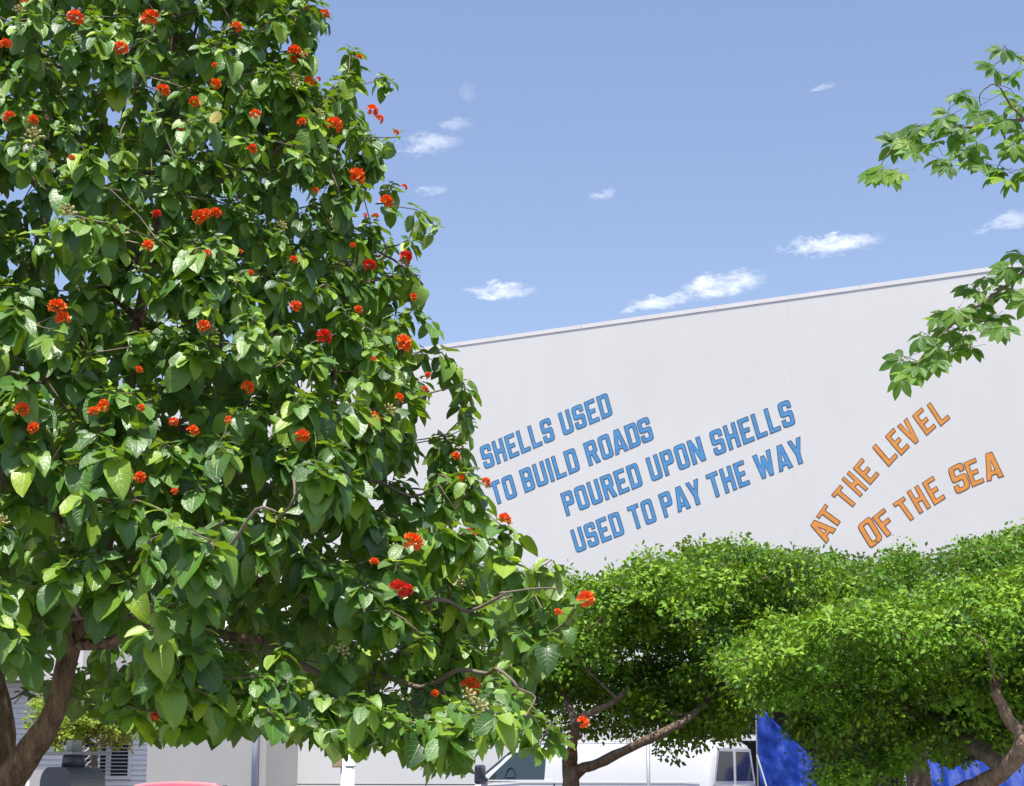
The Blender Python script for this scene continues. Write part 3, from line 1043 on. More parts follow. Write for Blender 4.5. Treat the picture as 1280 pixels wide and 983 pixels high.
def build_wood(P, par, root_obj, mt, mtw, r_tip=.0035, power=2.35, cap=None, split=.02, trunkname='trunk', rmax=9):
    n = len(P)
    kids = [[] for _ in range(n)]
    for i, p_ in enumerate(par):
        if p_ >= 0:
            kids[p_].append(i)
    area = np.zeros(n)
    for i in range(n - 1, -1, -1):
        if not kids[i]:
            area[i] += r_tip ** power
        if par[i] >= 0:
            area[par[i]] += area[i]
    rad = np.minimum(area ** (1 / power), rmax)
    if cap:
        for i, r_ in cap.items():
            rad[i] = r_
        # nothing above a capped node is thicker than it
        for i in range(1, n):
            rad[i] = min(rad[i], rad[par[i]] * 1.0)
    thick, thin = MB(), MB()
    todo = [(0, k) for k in kids[0]]
    while todo:
        a, b = todo.pop()
        chain = [a, b]
        c = b
        while kids[c]:
            ks = sorted(kids[c], key=lambda q: -rad[q])
            todo += [(c, q) for q in ks[1:]]
            c = ks[0]
            chain.append(c)
        rr = [min(rad[a], rad[b] * 1.25) if a != 0 else rad[a]] + [rad[q] for q in chain[1:]]
        pts = [P[q] for q in chain]
        cut = 0
        while cut < len(rr) and rr[cut] > split:
            cut += 1
        off = root_obj.location
        if cut >= 2:
            pp_ = [Vector(q) for q in pts[:min(cut + 1, len(pts))]]
            rq = rr[:len(pp_)]
            # smooth subdivision of thick wood
            fine, fr = [], []
            for i in range(len(pp_) - 1):
                p0, p1, p2, p3 = pp_[max(i - 1, 0)], pp_[i], pp_[i + 1], pp_[min(i + 2, len(pp_) - 1)]
                for t in (0, .25, .5, .75):
                    q = .5 * ((2 * p1) + (p2 - p0) * t + (2 * p0 - 5 * p1 + 4 * p2 - p3) * t * t + (3 * p1 - p0 - 3 * p2 + p3) * t ** 3)
                    fine.append(q)
                    fr.append(rq[i] * (1 - t) + rq[i + 1] * t)
            fine.append(pp_[-1])
            fr.append(rq[-1])
            thick.tube(fine, fr, 30 if rq[0] > .05 else 10, bump=.24 if rq[0] > .05 else .16)
        if cut < len(rr) - 1:
            s = max(cut - 1, 0) if cut >= 2 else 0
            if cut >= 2:
                s = cut
            if len(pts) - s >= 2:
                tp2, tr2 = [Vector(q) for q in pts[s:]], rr[s:]
                if max(tr2) > .005 and len(tp2) > 2:
                    f2, g2 = [], []
                    for i in range(len(tp2) - 1):
                        p0, p1, p2, p3 = tp2[max(i - 1, 0)], tp2[i], tp2[i + 1], tp2[min(i + 2, len(tp2) - 1)]
                        for t in (0, .33, .67):
                            f2.append(.5 * ((2 * p1) + (p2 - p0) * t + (2 * p0 - 5 * p1 + 4 * p2 - p3) * t * t + (3 * p1 - p0 - 3 * p2 + p3) * t ** 3))
                            g2.append(tr2[i] * (1 - t) + tr2[i + 1] * t)
                    tp2, tr2 = f2 + [tp2[-1]], g2 + [tr2[-1]]
                thin.tube(tp2, tr2, 5, cap=False)
    to = thick.build(trunkname, mt, root_obj, True, root_obj.location) if thick.v else None
    tw = thin.build('twigs', mtw, root_obj, True, root_obj.location)
    tag(tw, kind='stuff')
    return to


# ------------------------------------------------------------------ the flowering tree
AX, AY = -2.55, 10.2
tree = thing('flowering_tree', 'large leafy tree full of orange-red flowers filling the left of the picture', 'tree', (-2.98, 10.2, .13))
edge = [(330, -330), (370, -150), (395, -40), (405, 10), (432, 60), (462, 110), (478, 170), (500, 240), (522, 290), (508, 350), (530, 410), (572, 480), (585, 540), (590, 600), (618, 660),
        (655, 720), (668, 780), (662, 850), (640, 910), (600, 960)]
ez = np.array([at(x, y, AY).z for x, y in edge])[::-1]
er = np.array([at(x, y, AY).x - AX for x, y in edge])[::-1] - .10
ZT = 7.35


def crown_r(z):
    r = float(np.interp(z, ez, er))
    if z > ez[-1]:
        r *= max(0, 1 - ((z - ez[-1]) / (ZT - ez[-1])) ** 2)
    return r


clus = []                                        # (pos, outward dir, weight)


def in_gap(p_, lev):
    return noise.noise(Vector(p_) * 1.15 + Vector((3.1, 7.7, 1.3))) > lev




def underside(x, r):
    return (1.82 if x > -1.7 else 2.02) + .45 * max(0, 1 - r / 2.3)


centres = []
tries = 0
while tries < 26000:
    tries += 1
    z = rng.uniform(1.75, ZT)
    th_ = rng.uniform(0, 2 * PI)
    R = crown_r(z)
    R *= 1 + (.05 + .16 * max(0, -math.sin(th_))) * noise.noise(Vector((math.cos(th_) * R * 1.15, math.sin(th_) * R * 1.15, z * 1.5 + 5)))
    f = rng.uniform(.80, .97)
    r = R * f
    q = np.array((AX + r * math.cos(th_), AY + r * math.sin(th_), z))
    if z < underside(q[0], r) or in_gap(tuple(q), .60 if (z < 3.6 or q[0] < -2.6) else .42):
        continue
    dmin = .40 if math.sin(th_) < .4 else .46
    if centres and min(np.sum((np.array([c[0] for c in centres]) - q) ** 2, axis=1)) < dmin * dmin:
        continue
    centres.append((q, th_, R))
for (q, th_, R) in centres:
    o_ = np.array([math.cos(th_), math.sin(th_), .25])
    for k in range(int(rng.integers(7, 12))):
        d = rng.normal(0, 1, 3)
        d /= np.linalg.norm(d)
        d = d * rng.uniform(.3, 1) ** .6 * np.array([.24, .24, .19]) + o_ * .05
        p_ = q + d
        r = math.hypot(p_[0] - AX, p_[1] - AY)
        if p_[2] < underside(p_[0], r):
            continue
        clus.append((tuple(p_), math.atan2(p_[1] - AY, p_[0] - AX), min(1.0, r / R + .05)))
k = 0
while k < 1250:                                   # leaves further in, and on the underside
    z = rng.uniform(1.8, 6.8)
    th_ = rng.uniform(0, 2 * PI)
    R = crown_r(z)
    r = R * rng.uniform(.35, .8)
    x, y = AX + r * math.cos(th_), AY + r * math.sin(th_)
    if z < underside(x, r) or rng.uniform() > R / 2.9:
        continue
    k += 1
    clus.append(((x, y, z), th_, .6))
k = 0
while k < 520:                                   # more in the upper and left part, where the crown is thick
    z = rng.uniform(3.2, 6.9)
    th_ = rng.uniform(0, 2 * PI)
    R = crown_r(z)
    r = R * rng.uniform(.5, .93)
    x, y = AX + r * math.cos(th_), AY + r * math.sin(th_)
    if rng.uniform() > R / 2.6 or (x > -2.0 and rng.uniform() < .45):
        continue
    k += 1
    clus.append(((x, y, z), th_, .8))
# boughs that stick out of the crown and make its outline
heroes = [(488, 105, 10.1, .3), (476, 98, 10.1, .3), (495, 172, 10.0, .25), (545, 285, 10.0, .35), (530, 270, 10.1, .3), (520, 262, 9.9, .2), (512, 300, 9.9, .2), (552, 440, 9.9, .3), (562, 455, 9.9, .3), (580, 480, 9.9, .3),
          (580, 520, 9.9, .3), (582, 505, 10, .3), (560, 600, 9.6, .3), (596, 606, 9.6, .3), (585, 590, 9.5, .2), (625, 655, 9.3, .3), (640, 665, 9.3, .3), (632, 700, 9.2, .3), (655, 720, 9.2, .3), (690, 700, 8.9, .4), (672, 712, 8.9, .3), (700, 740, 8.9, .3), (722, 752, 8.8, .3), (698, 790, 8.9, .3),
          (680, 765, 9, .3), (672, 810, 9, .3), (655, 790, 9, .3), (640, 830, 9, .3), (690, 905, 8.6, .3), (665, 895, 8.6, .3), (700, 925, 8.6, .3), (650, 912, 8.7, .3), (675, 930, 8.6, .2), (640, 880, 8.8, .2),
          (570, 930, 8.4, .2), (590, 905, 8.5, .2), (550, 950, 8.3, .1), (520, 935, 8.2, .1), (530, 910, 8.2, .1), (560, 900, 8.3, .1), (575, 880, 8.3, .1), (480, 925, 8.2, .1), (440, 925, 8.2, .1), (455, 905, 8.2, .1), (500, 900, 8.2, .1), (400, 905, 8.2, .1), (370, 900, 8.2, .1),
          (330, 895, 8.3, .1), (270, 895, 8.4, .1), (250, 900, 8.4, .1), (290, 885, 8.3, .1), (190, 895, 8.6, .1), (165, 890, 8.6, .1), (215, 885, 8.6, .1), (605, 870, 8.6, .2), (620, 845, 8.8, .2), (405, 20, 10.1, .1), (398, 5, 10, .1), (438, 65, 10, .1), (440, 80, 10.1, .1), (425, 120, 9.6, .1),
          (445, 140, 9.8, .1), (470, 200, 9.9, .1), (515, 385, 9.9, .1), (540, 400, 9.9, .1), (525, 345, 9.9, .1)]
heroes += [(28, 868, 10.8, .1), (40, 855, 10.7, .1), (18, 880, 10.9, .1), (48, 872, 10.8, .1), (60, 850, 10.5, .1), (105, 870, 10.2, .1), (120, 880, 10.0, .1), (95, 860, 10.6, .1), (135, 870, 9.6, .1)]
for kx in range(150, 640, 13):                   # low skirt of leaves
    for ky in (0, 1, 2):
        yb_ = float(np.interp(kx, [150, 230, 330, 400, 450, 500, 540, 580, 620, 650], [895, 905, 895, 922, 925, 915, 940, 940, 900, 910]))
        heroes.append((kx + float(rng.uniform(-8, 8)), yb_ - ky * 22 - float(rng.uniform(0, 12)), float(rng.uniform(7.9, 9.4)), .1))
for (px, py, Y, k) in heroes:
    q = at(px, py, Y)
    clus.append((tuple(q), math.atan2(q.y - AY, q.x - AX), 1.0))

flowers = [(24, 6, 1.2), (43, 3, .8), (116, 5, 1.3), (203, 3, 1.1), (90, 35, 1.1), (189, 36, 1.2), (290, 47, .8), (148, 73, 1), (8, 69, .8), (268, 95, .4), (261, 115, .8), (197, 125, .9), (243, 140, .9),
           (21, 159, .8), (43, 163, .8), (224, 179, .6), (311, 198, .8), (316, 156, .8), (87, 210, .5), (200, 281, .6), (243, 284, 1.1), (253, 279, .8), (268, 280, .8), (396, 28, .8), (375, 20, .4),
           (366, 78, 1.15), (366, 90, 1), (381, 85, .6), (378, 114, .8), (387, 108, .4), (375, 166, .7), (409, 167, 1.25), (456, 149, 1.1), (464, 159, .8), (487, 176, .5), (436, 231, 1.35), (387, 249, .5), (495, 243, .5),
           (474, 264, 1.2), (460, 279, .5), (445, 279, .4), (445, 82, .5), (179, 321, .8), (256, 328, .6), (302, 329, .4), (309, 352, .4), (73, 395, 1), (76, 413, .9), (247, 419, .8), (171, 473, .5),
           (301, 496, .9), (30, 523, 1), (130, 520, .8), (118, 529, .6), (175, 520, .5), (217, 540, .6), (234, 552, .7), (281, 535, .5), (40, 544, .7), (362, 335, .6), (435, 319, .5), (498, 333, 1.1), (494, 335, .8),
           (456, 343, 1), (507, 382, .7), (365, 394, .8), (441, 397, .6), (400, 433, 1.2), (491, 440, 1.4), (461, 459, .4), (487, 506, .7), (463, 538, 1.25), (366, 557, 1.1), (560, 580, .7), (525, 478, .5),
           (522, 496, .5), (594, 612, .9), (565, 608, .6), (573, 679, 1.1), (620, 662, 1), (507, 688, 1.35), (464, 714, .6), (488, 746, 1.2), (499, 748, .9), (580, 868, 1.3), (538, 876, .6), (722, 760, 1.3),
           (694, 778, .5), (717, 916, .9), (192, 906, .6), (174, 607, .7), (217, 625, .5)]
REDDISH = {(400, 433), (456, 343), (488, 746), (499, 748), (200, 281), (192, 906), (498, 333), (494, 335), (61, 250)}


def surface_point(px, py):
    c = Vector((0, 0, CAMZ))
    r = ray(px, py)
    for Y in np.arange(6.6, 10.2, .05):
        q = c + r * (Y / r.y)
        R = crown_r(q.z)
        if (q.x - AX) ** 2 + (q.y - AY) ** 2 <= (R * 1.02) ** 2 and q.z > 1.7:
            return q
    return None


fl_pos = []
for (px, py, s) in flowers:
    q = surface_point(px, py)
    if q is None:
        q = at(px, py, 9.9 if py < 640 else (8.75 if py > 740 else 9.2))
    th_ = math.atan2(q.y - AY, q.x - AX)
    fl_pos.append((q, th_, s, (px, py)))
    o_ = Vector((math.cos(th_), math.sin(th_), 0))
    back_ = q - o_ * .05 - Vector((0, 0, .06))
    clus.append((tuple(back_), th_, 1.05))

# wood: trunk, two stems, boughs
def pxp(x, y, Y):
    return list(at(x, y, Y))


sk = []                                          # (pos, parent)


def addsk(p_, par_):
    sk.append((list(p_), par_, 0))
    return len(sk) - 1


caps = {}
i0 = addsk((-2.98, 10.2, .1), -1)
i1 = addsk((-2.97, 10.2, .7), i0)
i2 = addsk((-2.93, 10.18, 1.15), i1)
caps.update({i0: .20, i1: .155, i2: .14})
# right stem, leaning right then up
r1 = addsk(pxp(20, 962, 10.0), i2)
r2 = addsk(pxp(56, 912, 9.9), r1)
r3 = addsk(pxp(74, 866, 9.85), r2)
r4 = addsk(pxp(88, 805, 9.9), r3)
r5 = addsk(pxp(125, 700, 9.9), r4)
r6 = addsk(pxp(150, 560, 10.0), r5)
r7 = addsk(pxp(170, 420, 10.1), r6)
r8 = addsk(pxp(200, 260, 10.2), r7)
r9 = addsk(pxp(215, 90, 10.2), r8)
r10 = addsk(pxp(220, -80, 10.2), r9)
caps.update({r1: .086, r2: .063, r3: .056, r4: .052, r5: .048, r6: .042, r7: .035, r8: .03, r9: .027, r10: .016})
# left stem
l1 = addsk(pxp(-4, 935, 10.35), i2)
l2 = addsk(pxp(-8, 880, 10.4), l1)
l3 = addsk(pxp(-25, 780, 10.5), l2)
l4 = addsk(pxp(-10, 620, 10.6), l3)
l5 = addsk(pxp(20, 430, 10.6), l4)
l6 = addsk(pxp(60, 250, 10.5), l5)
l7 = addsk(pxp(55, 80, 10.5), l6)
caps.update({l1: .10, l2: .09, l3: .07, l4: .055, l5: .042, l6: .03, l7: .018})


def bough(start, pts, r0, r1_):
    prev = start
    fine = []
    last = np.array(sk[start][0])
    for p_ in pts:
        p_ = np.array(p_, float)
        fine.append((last + p_) / 2 + rng.normal(0, .045, 3) + np.array([0, 0, .03]))
        fine.append(p_ + rng.normal(0, .02, 3))
        last = p_
    pts = fine
    for k, p_ in enumerate(pts):
        prev = addsk(p_, prev)
        caps[prev] = (r0 + (r1_ * .6 - r0) * (k / max(1, len(pts) - 1)) ** .8) * .72
    return prev


bough(r4, [pxp(150, 775, 9.3), pxp(195, 755, 8.6), pxp(235, 712, 8.2), pxp(290, 675, 7.95), pxp(345, 648, 7.8)], .035, .012)
bough(r5, [pxp(170, 688, 9.4), pxp(230, 694, 9.0), pxp(300, 720, 8.7), pxp(400, 750, 9.0), pxp(500, 765, 9.1), pxp(570, 752, 8.95), pxp(625, 745, 8.75), pxp(680, 738, 8.8)], .045, .010)
bough(r4, [pxp(180, 780, 9.6), pxp(280, 800, 9.1), pxp(400, 840, 9.1), pxp(520, 860, 9.1), pxp(610, 845, 8.9), pxp(645, 860, 8.6), pxp(662, 895, 8.55)], .04, .009)
bough(r6, [pxp(220, 540, 10), pxp(320, 520, 9.9), pxp(430, 520, 9.9), pxp(530, 500, 9.9), pxp(565, 480, 9.9)], .035, .009)
bough(r6, [pxp(230, 590, 9.6), pxp(330, 600, 9.4), pxp(420, 612, 9.5), pxp(520, 618, 9.5), pxp(575, 632, 9.4)], .035, .009)
bough(r7, [pxp(240, 400, 10), pxp(340, 360, 9.9), pxp(430, 330, 9.9), pxp(500, 300, 9.9)], .03, .008)
bough(r7, [pxp(230, 440, 9.6), pxp(330, 450, 9.2), pxp(420, 470, 9.2), pxp(490, 470, 9.5)], .03, .008)
bough(r8, [pxp(270, 225, 10), pxp(340, 180, 9.9), pxp(410, 130, 9.9), pxp(460, 112, 10)], .024, .007)
bough(r9, [pxp(280, 60, 10), pxp(340, 40, 10), pxp(390, 25, 10)], .018, .006)
for (st, dirx, diry, dz, r0) in ((l4, -1.9, -.6, .5, .04), (l4, -1.2, 1.6, .4, .04), (l5, -1.6, .6, .7, .035), (r5, .6, 2.2, .3, .04), (r6, .9, 1.7, .5, .035), (r8, .5, 1.4, .6, .024), (r5, -.4, -2.1, .3, .035),
                                 (l3, -2.1, .9, .1, .045), (l5, -.8, -1.9, .3, .035), (r7, .2, -1.8, .3, .03), (l6, -1.0, -1.1, .6, .025), (l6, -.9, 1.1, .6, .025), (r6, -.3, -2.0, .1, .032), (l3, -.6, -2.1, -.1, .038),
                                 (r8, .1, -1.3, .4, .022), (r4, .5, -2.1, -.05, .035)):
    s0 = Vector(sk[st][0])
    bough(st, [s0 + Vector((dirx * f + rng.normal(0, .07), diry * f + rng.normal(0, .07), dz * f + .12 * math.sin(f * 3))) for f in (.2, .42, .64, .85)], r0, .009)
P, par, tips = grow(sk, [c[0] for c in clus])
build_wood(P, par, tree, M['bark'], M['twig'], cap=caps, r_tip=.0032)

# leaves
LP, LA, LN, LS, LT = [], [], [], [], []
for (p_, th_, f) in clus:
    p_ = np.array(p_)
    big = 1.0 + .12 * (p_[2] < 3.4) - .10 * (p_[2] < 2.3)
    nL = int(rng.integers(8, 15))
    a0 = rng.uniform(0, 2 * PI)
    base = rng.uniform(.85, 1.15)
    fresh = .22 if noise.noise(Vector(p_) * 1.9 + Vector((9, 2, 4))) > .08 else 0
    o_ = np.array([math.cos(th_), math.sin(th_), 0])
    for k in range(nL):
        u_ = k / nL                              # 0 oldest and lowest, 1 youngest
        a = a0 + k * 2.4 + rng.normal(0, .25)
        el = math.radians(-62 + 78 * u_ ** 1.1 + rng.normal(0, 14))
        ax = np.array([math.cos(a) * math.cos(el), math.sin(a) * math.cos(el), math.sin(el)]) + o_ * .28 * f
        nrm = np.array([0, 0, 1.0]) + o_ * .35 + rng.normal(0, .28, 3)
        s = (.128 - .092 * u_ ** 1.0) * big * (1 - .12 * max(0, min(1, (p_[2] - 3.6)))) * float(rng.choice([.8, 1.0, 1.0, 1.12])) * base * rng.uniform(.82, 1.15)
        axn = ax / np.linalg.norm(ax)
        LP.append(p_ + axn * s * .30 + np.array([0, 0, .05 * (u_ - .5)]))
        LA.append(axn)
        LN.append(nrm)
        LS.append(s)
        LT.append((rng.uniform(.82, .999) if (u_ > .7 and rng.uniform() < .8) else (rng.uniform(0, .8) if rng.uniform() < .96 else rng.uniform(.8, .95))) * (1 - fresh) + fresh * rng.uniform(.5, 1.0))
LP, LA, LN, LS, LT = map(np.array, (LP, LA, LN, LS, LT))


def project(Q):
    dd = Q[:, 1] * CP + (Q[:, 2] - CAMZ) * SP
    return Q[:, 0] / dd * FPX + 640, 491.5 - (-Q[:, 1] * SP + (Q[:, 2] - CAMZ) * CP) / dd * FPX


# the crown's outline as growth limits: how far right at each height, how low at each place
right_lim = np.array([(-400, 330), (-40, 385), (0, 402), (55, 436), (80, 488), (118, 494), (135, 466), (165, 498), (200, 476), (240, 502), (288, 553), (318, 516), (380, 520), (428, 568), (468, 598), (530, 604), (560, 578), (595, 606), (625, 606), (655, 642),
                      (680, 660), (716, 708), (760, 734), (800, 704), (860, 702), (900, 713), (950, 712), (980, 600)], float)
low_lim = np.array([(-900, 915), (-60, 890), (0, 862), (60, 872), (100, 898), (150, 905), (168, 932), (230, 926), (330, 915), (370, 930), (400, 946), (450, 946), (500, 936), (540, 972), (580, 974), (600, 936), (640, 952), (710, 952), (740, 900)], float)
px_, py_ = project(LP + LA * LS[:, None])
pxc, pyc = project(LP + LA * LS[:, None] * .5)
keep = (LP[:, 2] > 1.45) & (px_ < np.interp(py_, right_lim[:, 0], right_lim[:, 1]) + 11) & (pxc < np.interp(pyc, right_lim[:, 0], right_lim[:, 1]) + 5)
keep &= (py_ < np.interp(px_, low_lim[:, 0], low_lim[:, 1]) + 7) & (pyc < np.interp(pxc, low_lim[:, 0], low_lim[:, 1]) + 3)
LP, LA, LN, LS, LT = LP[keep], LA[keep], LN[keep], LS[keep], LT[keep]
LR = frames(LA, LN)
LR[:, :, 0] *= rng.uniform(.78, 1.12, len(LP))[:, None]
kind_i = rng.integers(0, len(LEAVES), len(LP))
# the 300 leaves that show largest: nearest ones of the crown inside the view
dist = np.linalg.norm(LP - np.array([0, 0, CAMZ]), axis=1)
fx = LP[:, 0] / (LP[:, 1] * CP + (LP[:, 2] - CAMZ) * SP) * FPX + 640
fy = 491.5 - (-(LP[:, 1]) * SP + (LP[:, 2] - CAMZ) * CP) / (LP[:, 1] * CP + (LP[:, 2] - CAMZ) * SP) * FPX
face = np.abs((LR[:, :, 2] * (LP - np.array([0, 0, CAMZ])) / dist[:, None]).sum(1))
score = LS / dist * (.4 + face)
rsurf = np.hypot(LP[:, 0] - AX, LP[:, 1] - AY) / np.array([max(.3, crown_r(z)) for z in LP[:, 2]])
vis = (fx > 5) & (fx < 1270) & (fy > 5) & (fy < 975) & (rsurf > .93)
score = np.where(vis, score, 0)
top = set(np.argsort(-score)[:300].tolist())
base_meshes = []
loc0 = np.array(tree.location)
for ki, (T, F, UV) in enumerate(LEAVES_LOW):
    sel = np.array([i for i in range(len(LP)) if kind_i[i] == ki and i not in top])
    V, FF, UU, RR = instance(T, F, UV, LP[sel] - loc0, LR[sel], LS[sel], LT[sel])
    base_meshes.append((V, FF, UU, RR))
off = 0
VV, FFF, UUU, RRR = [], [], [], []
for V, FF, UU, RR in base_meshes:
    VV.append(V)
    FFF.append(FF + off)
    UUU.append(UU)
    RRR.append(RR)
    off += len(V)
fo = fast_mesh('foliage', np.vstack(VV), np.vstack(FFF), np.vstack(UUU), np.hstack(RRR), M['leaf'], tree)
tag(fo, kind='stuff')
protos = {}
for i in sorted(top):
    ki = int(kind_i[i])
    tq = int(LT[i] * 6)
    if (ki, tq) not in protos:
        T, F, UV = LEAVES[ki]
        o = fast_mesh('leaf', T, F, UV, np.full(len(T), 0.0), M['leaf'], tree)
        protos[(ki, tq)] = o
        first = True
    else:
        o = protos[(ki, tq)].copy()
        o.name = 'leaf'
        col.objects.link(o)
    Mx = Matrix(LR[i].tolist()).to_4x4()
    o.matrix_local = Matrix.Translation(Vector(LP[i] - loc0)) @ Mx @ Matrix.Scale(float(LS[i]), 4)


# flowers
def flower_mesh(seed, mt):
    r_ = np.random.default_rng(seed)
    mb = MB()
    nb = 11 + seed % 3
    for b in range(nb):
        el = math.asin(max(-.1, 1 - (b + r_.uniform(0, .3)) / nb * 1.05))
        a = b * 2.4 + r_.normal(0, .2)
        d = Vector((math.cos(a) * math.cos(el), math.sin(a) * math.cos(el), math.sin(el)))
        R3 = d.to_track_quat('Z', 'Y').to_matrix()
        o = d * .022
        c = o + d * .016
        ph = r_.uniform(0, 1)
        for k in range(6):
            t0 = ph + k * PI / 3
            mid = R3 @ Vector((math.cos(t0) * .019, math.sin(t0) * .019, r_.normal(.003, .004)))
            l_ = R3 @ Vector((math.cos(t0 - .48) * .015, math.sin(t0 - .48) * .015, r_.normal(.006, .004)))
            r2 = R3 @ Vector((math.cos(t0 + .48) * .015, math.sin(t0 + .48) * .015, r_.normal(.006, .004)))
            mb.add([o, c + l_, c + mid, c + r2], [(0, 1, 2), (0, 2, 3)])
    me = bpy.data.meshes.new('flower')
    me.from_pydata(mb.v, [], mb.f)
    me.materials.append(mt)
    me.materials.append(M['bud'])
    me.polygons.foreach_set('material_index', mb.m)
    return me


fm = [flower_mesh(s, M['petal']) for s in range(4)]
fr_ = [flower_mesh(s + 10, M['petal2']) for s in range(2)]
for i, (q, th_, s, key) in enumerate(fl_pos):
    me = fr_[i % 2] if key in REDDISH else fm[i % 4]
    o = bpy.data.objects.new('flower', me)
    col.objects.link(o)
    o.parent = tree
    out_ = Vector((math.cos(th_), math.sin(th_), 0))
    toc = (Vector((0, 0, CAMZ)) - q).normalized()
    d = (out_ * .8 + Vector((rng.normal(0, .25), rng.normal(0, .25), .75)) + toc * .35).normalized()
    o.matrix_local = Matrix.Translation(q + d * .06 + toc * .05 - tree.location) @ d.to_track_quat('Z', 'Y').to_matrix().to_4x4() @ Matrix.Rotation(rng.uniform(0, 6), 4, 'Z') @ Matrix.Diagonal((rng.uniform(.8, 1.1), rng.uniform(.8, 1.1), 1, 1)) @ Matrix.Scale(.84 * s, 4)
# pale bud and seed heads
bm = MB()
for b in range(16):
    a = b * 2.4
    el = .2 + 1.2 * (b / 16)
    d = Vector((math.cos(a) * math.cos(el), math.sin(a) * math.cos(el), math.sin(el)))
    bm.tube([(0, 0, 0), d * .03], .0018, 3, cap=False)
    bm.tube([d * .028, d * .034, d * .042], [.003, .006, .001], 5)
bmesh_ = bpy.data.meshes.new('bud_cluster')
bmesh_.from_pydata(bm.v, [], bm.f)
bmesh_.materials.append(M['bud'])
front = [c for c in clus if c[2] > .93 and c[0][1] < 9.6]
for c in random.sample(front, 46):
    o = bpy.data.objects.new('bud_cluster', bmesh_)
    col.objects.link(o)
    o.parent = tree
    out_ = Vector((math.cos(c[1]), math.sin(c[1]), .6)).normalized()
    o.matrix_local = Matrix.Translation(Vector(c[0]) + out_ * .05 - tree.location) @ out_.to_track_quat('Z', 'Y').to_matrix().to_4x4() @ Matrix.Scale(rng.uniform(.8, 1.3), 4)
# one yellow leaf
q = surface_point(278, 158)
T, F, UV = LEAVES[0]
o = fast_mesh('leaf', T, F, UV, np.full(len(T), .5), M['leafy'], tree)
tag(o, 'single yellow leaf among the green ones')
o.matrix_local = Matrix.Translation(q + Vector((0, -.12, .03)) - tree.location) @ Matrix.Rotation(math.radians(-100), 4, 'X') @ Matrix.Rotation(.5, 4, 'Z') @ Matrix.Scale(.075, 4)

# ------------------------------------------------------------------ small-leaved trees at right
TOPS = [(600, 720), (650, 712), (700, 706), (740, 716), (770, 712), (800, 694), (840, 690), (870, 674), (930, 672), (975, 692), (1010, 684), (1050, 694), (1100, 690), (1180, 690), (1230, 664), (1280, 652), (1500, 640)]
SL_V = np.array([(0, 0, 0), (.27, .5, .07), (0, 1, -.06), (-.27, .5, .07), (0, .5, 0)], float)
SL_F = np.array([(0, 1, 2, 4), (0, 4, 2, 3)])
SL_UV = np.tile(np.array([[.5, .5]]), (5, 1))


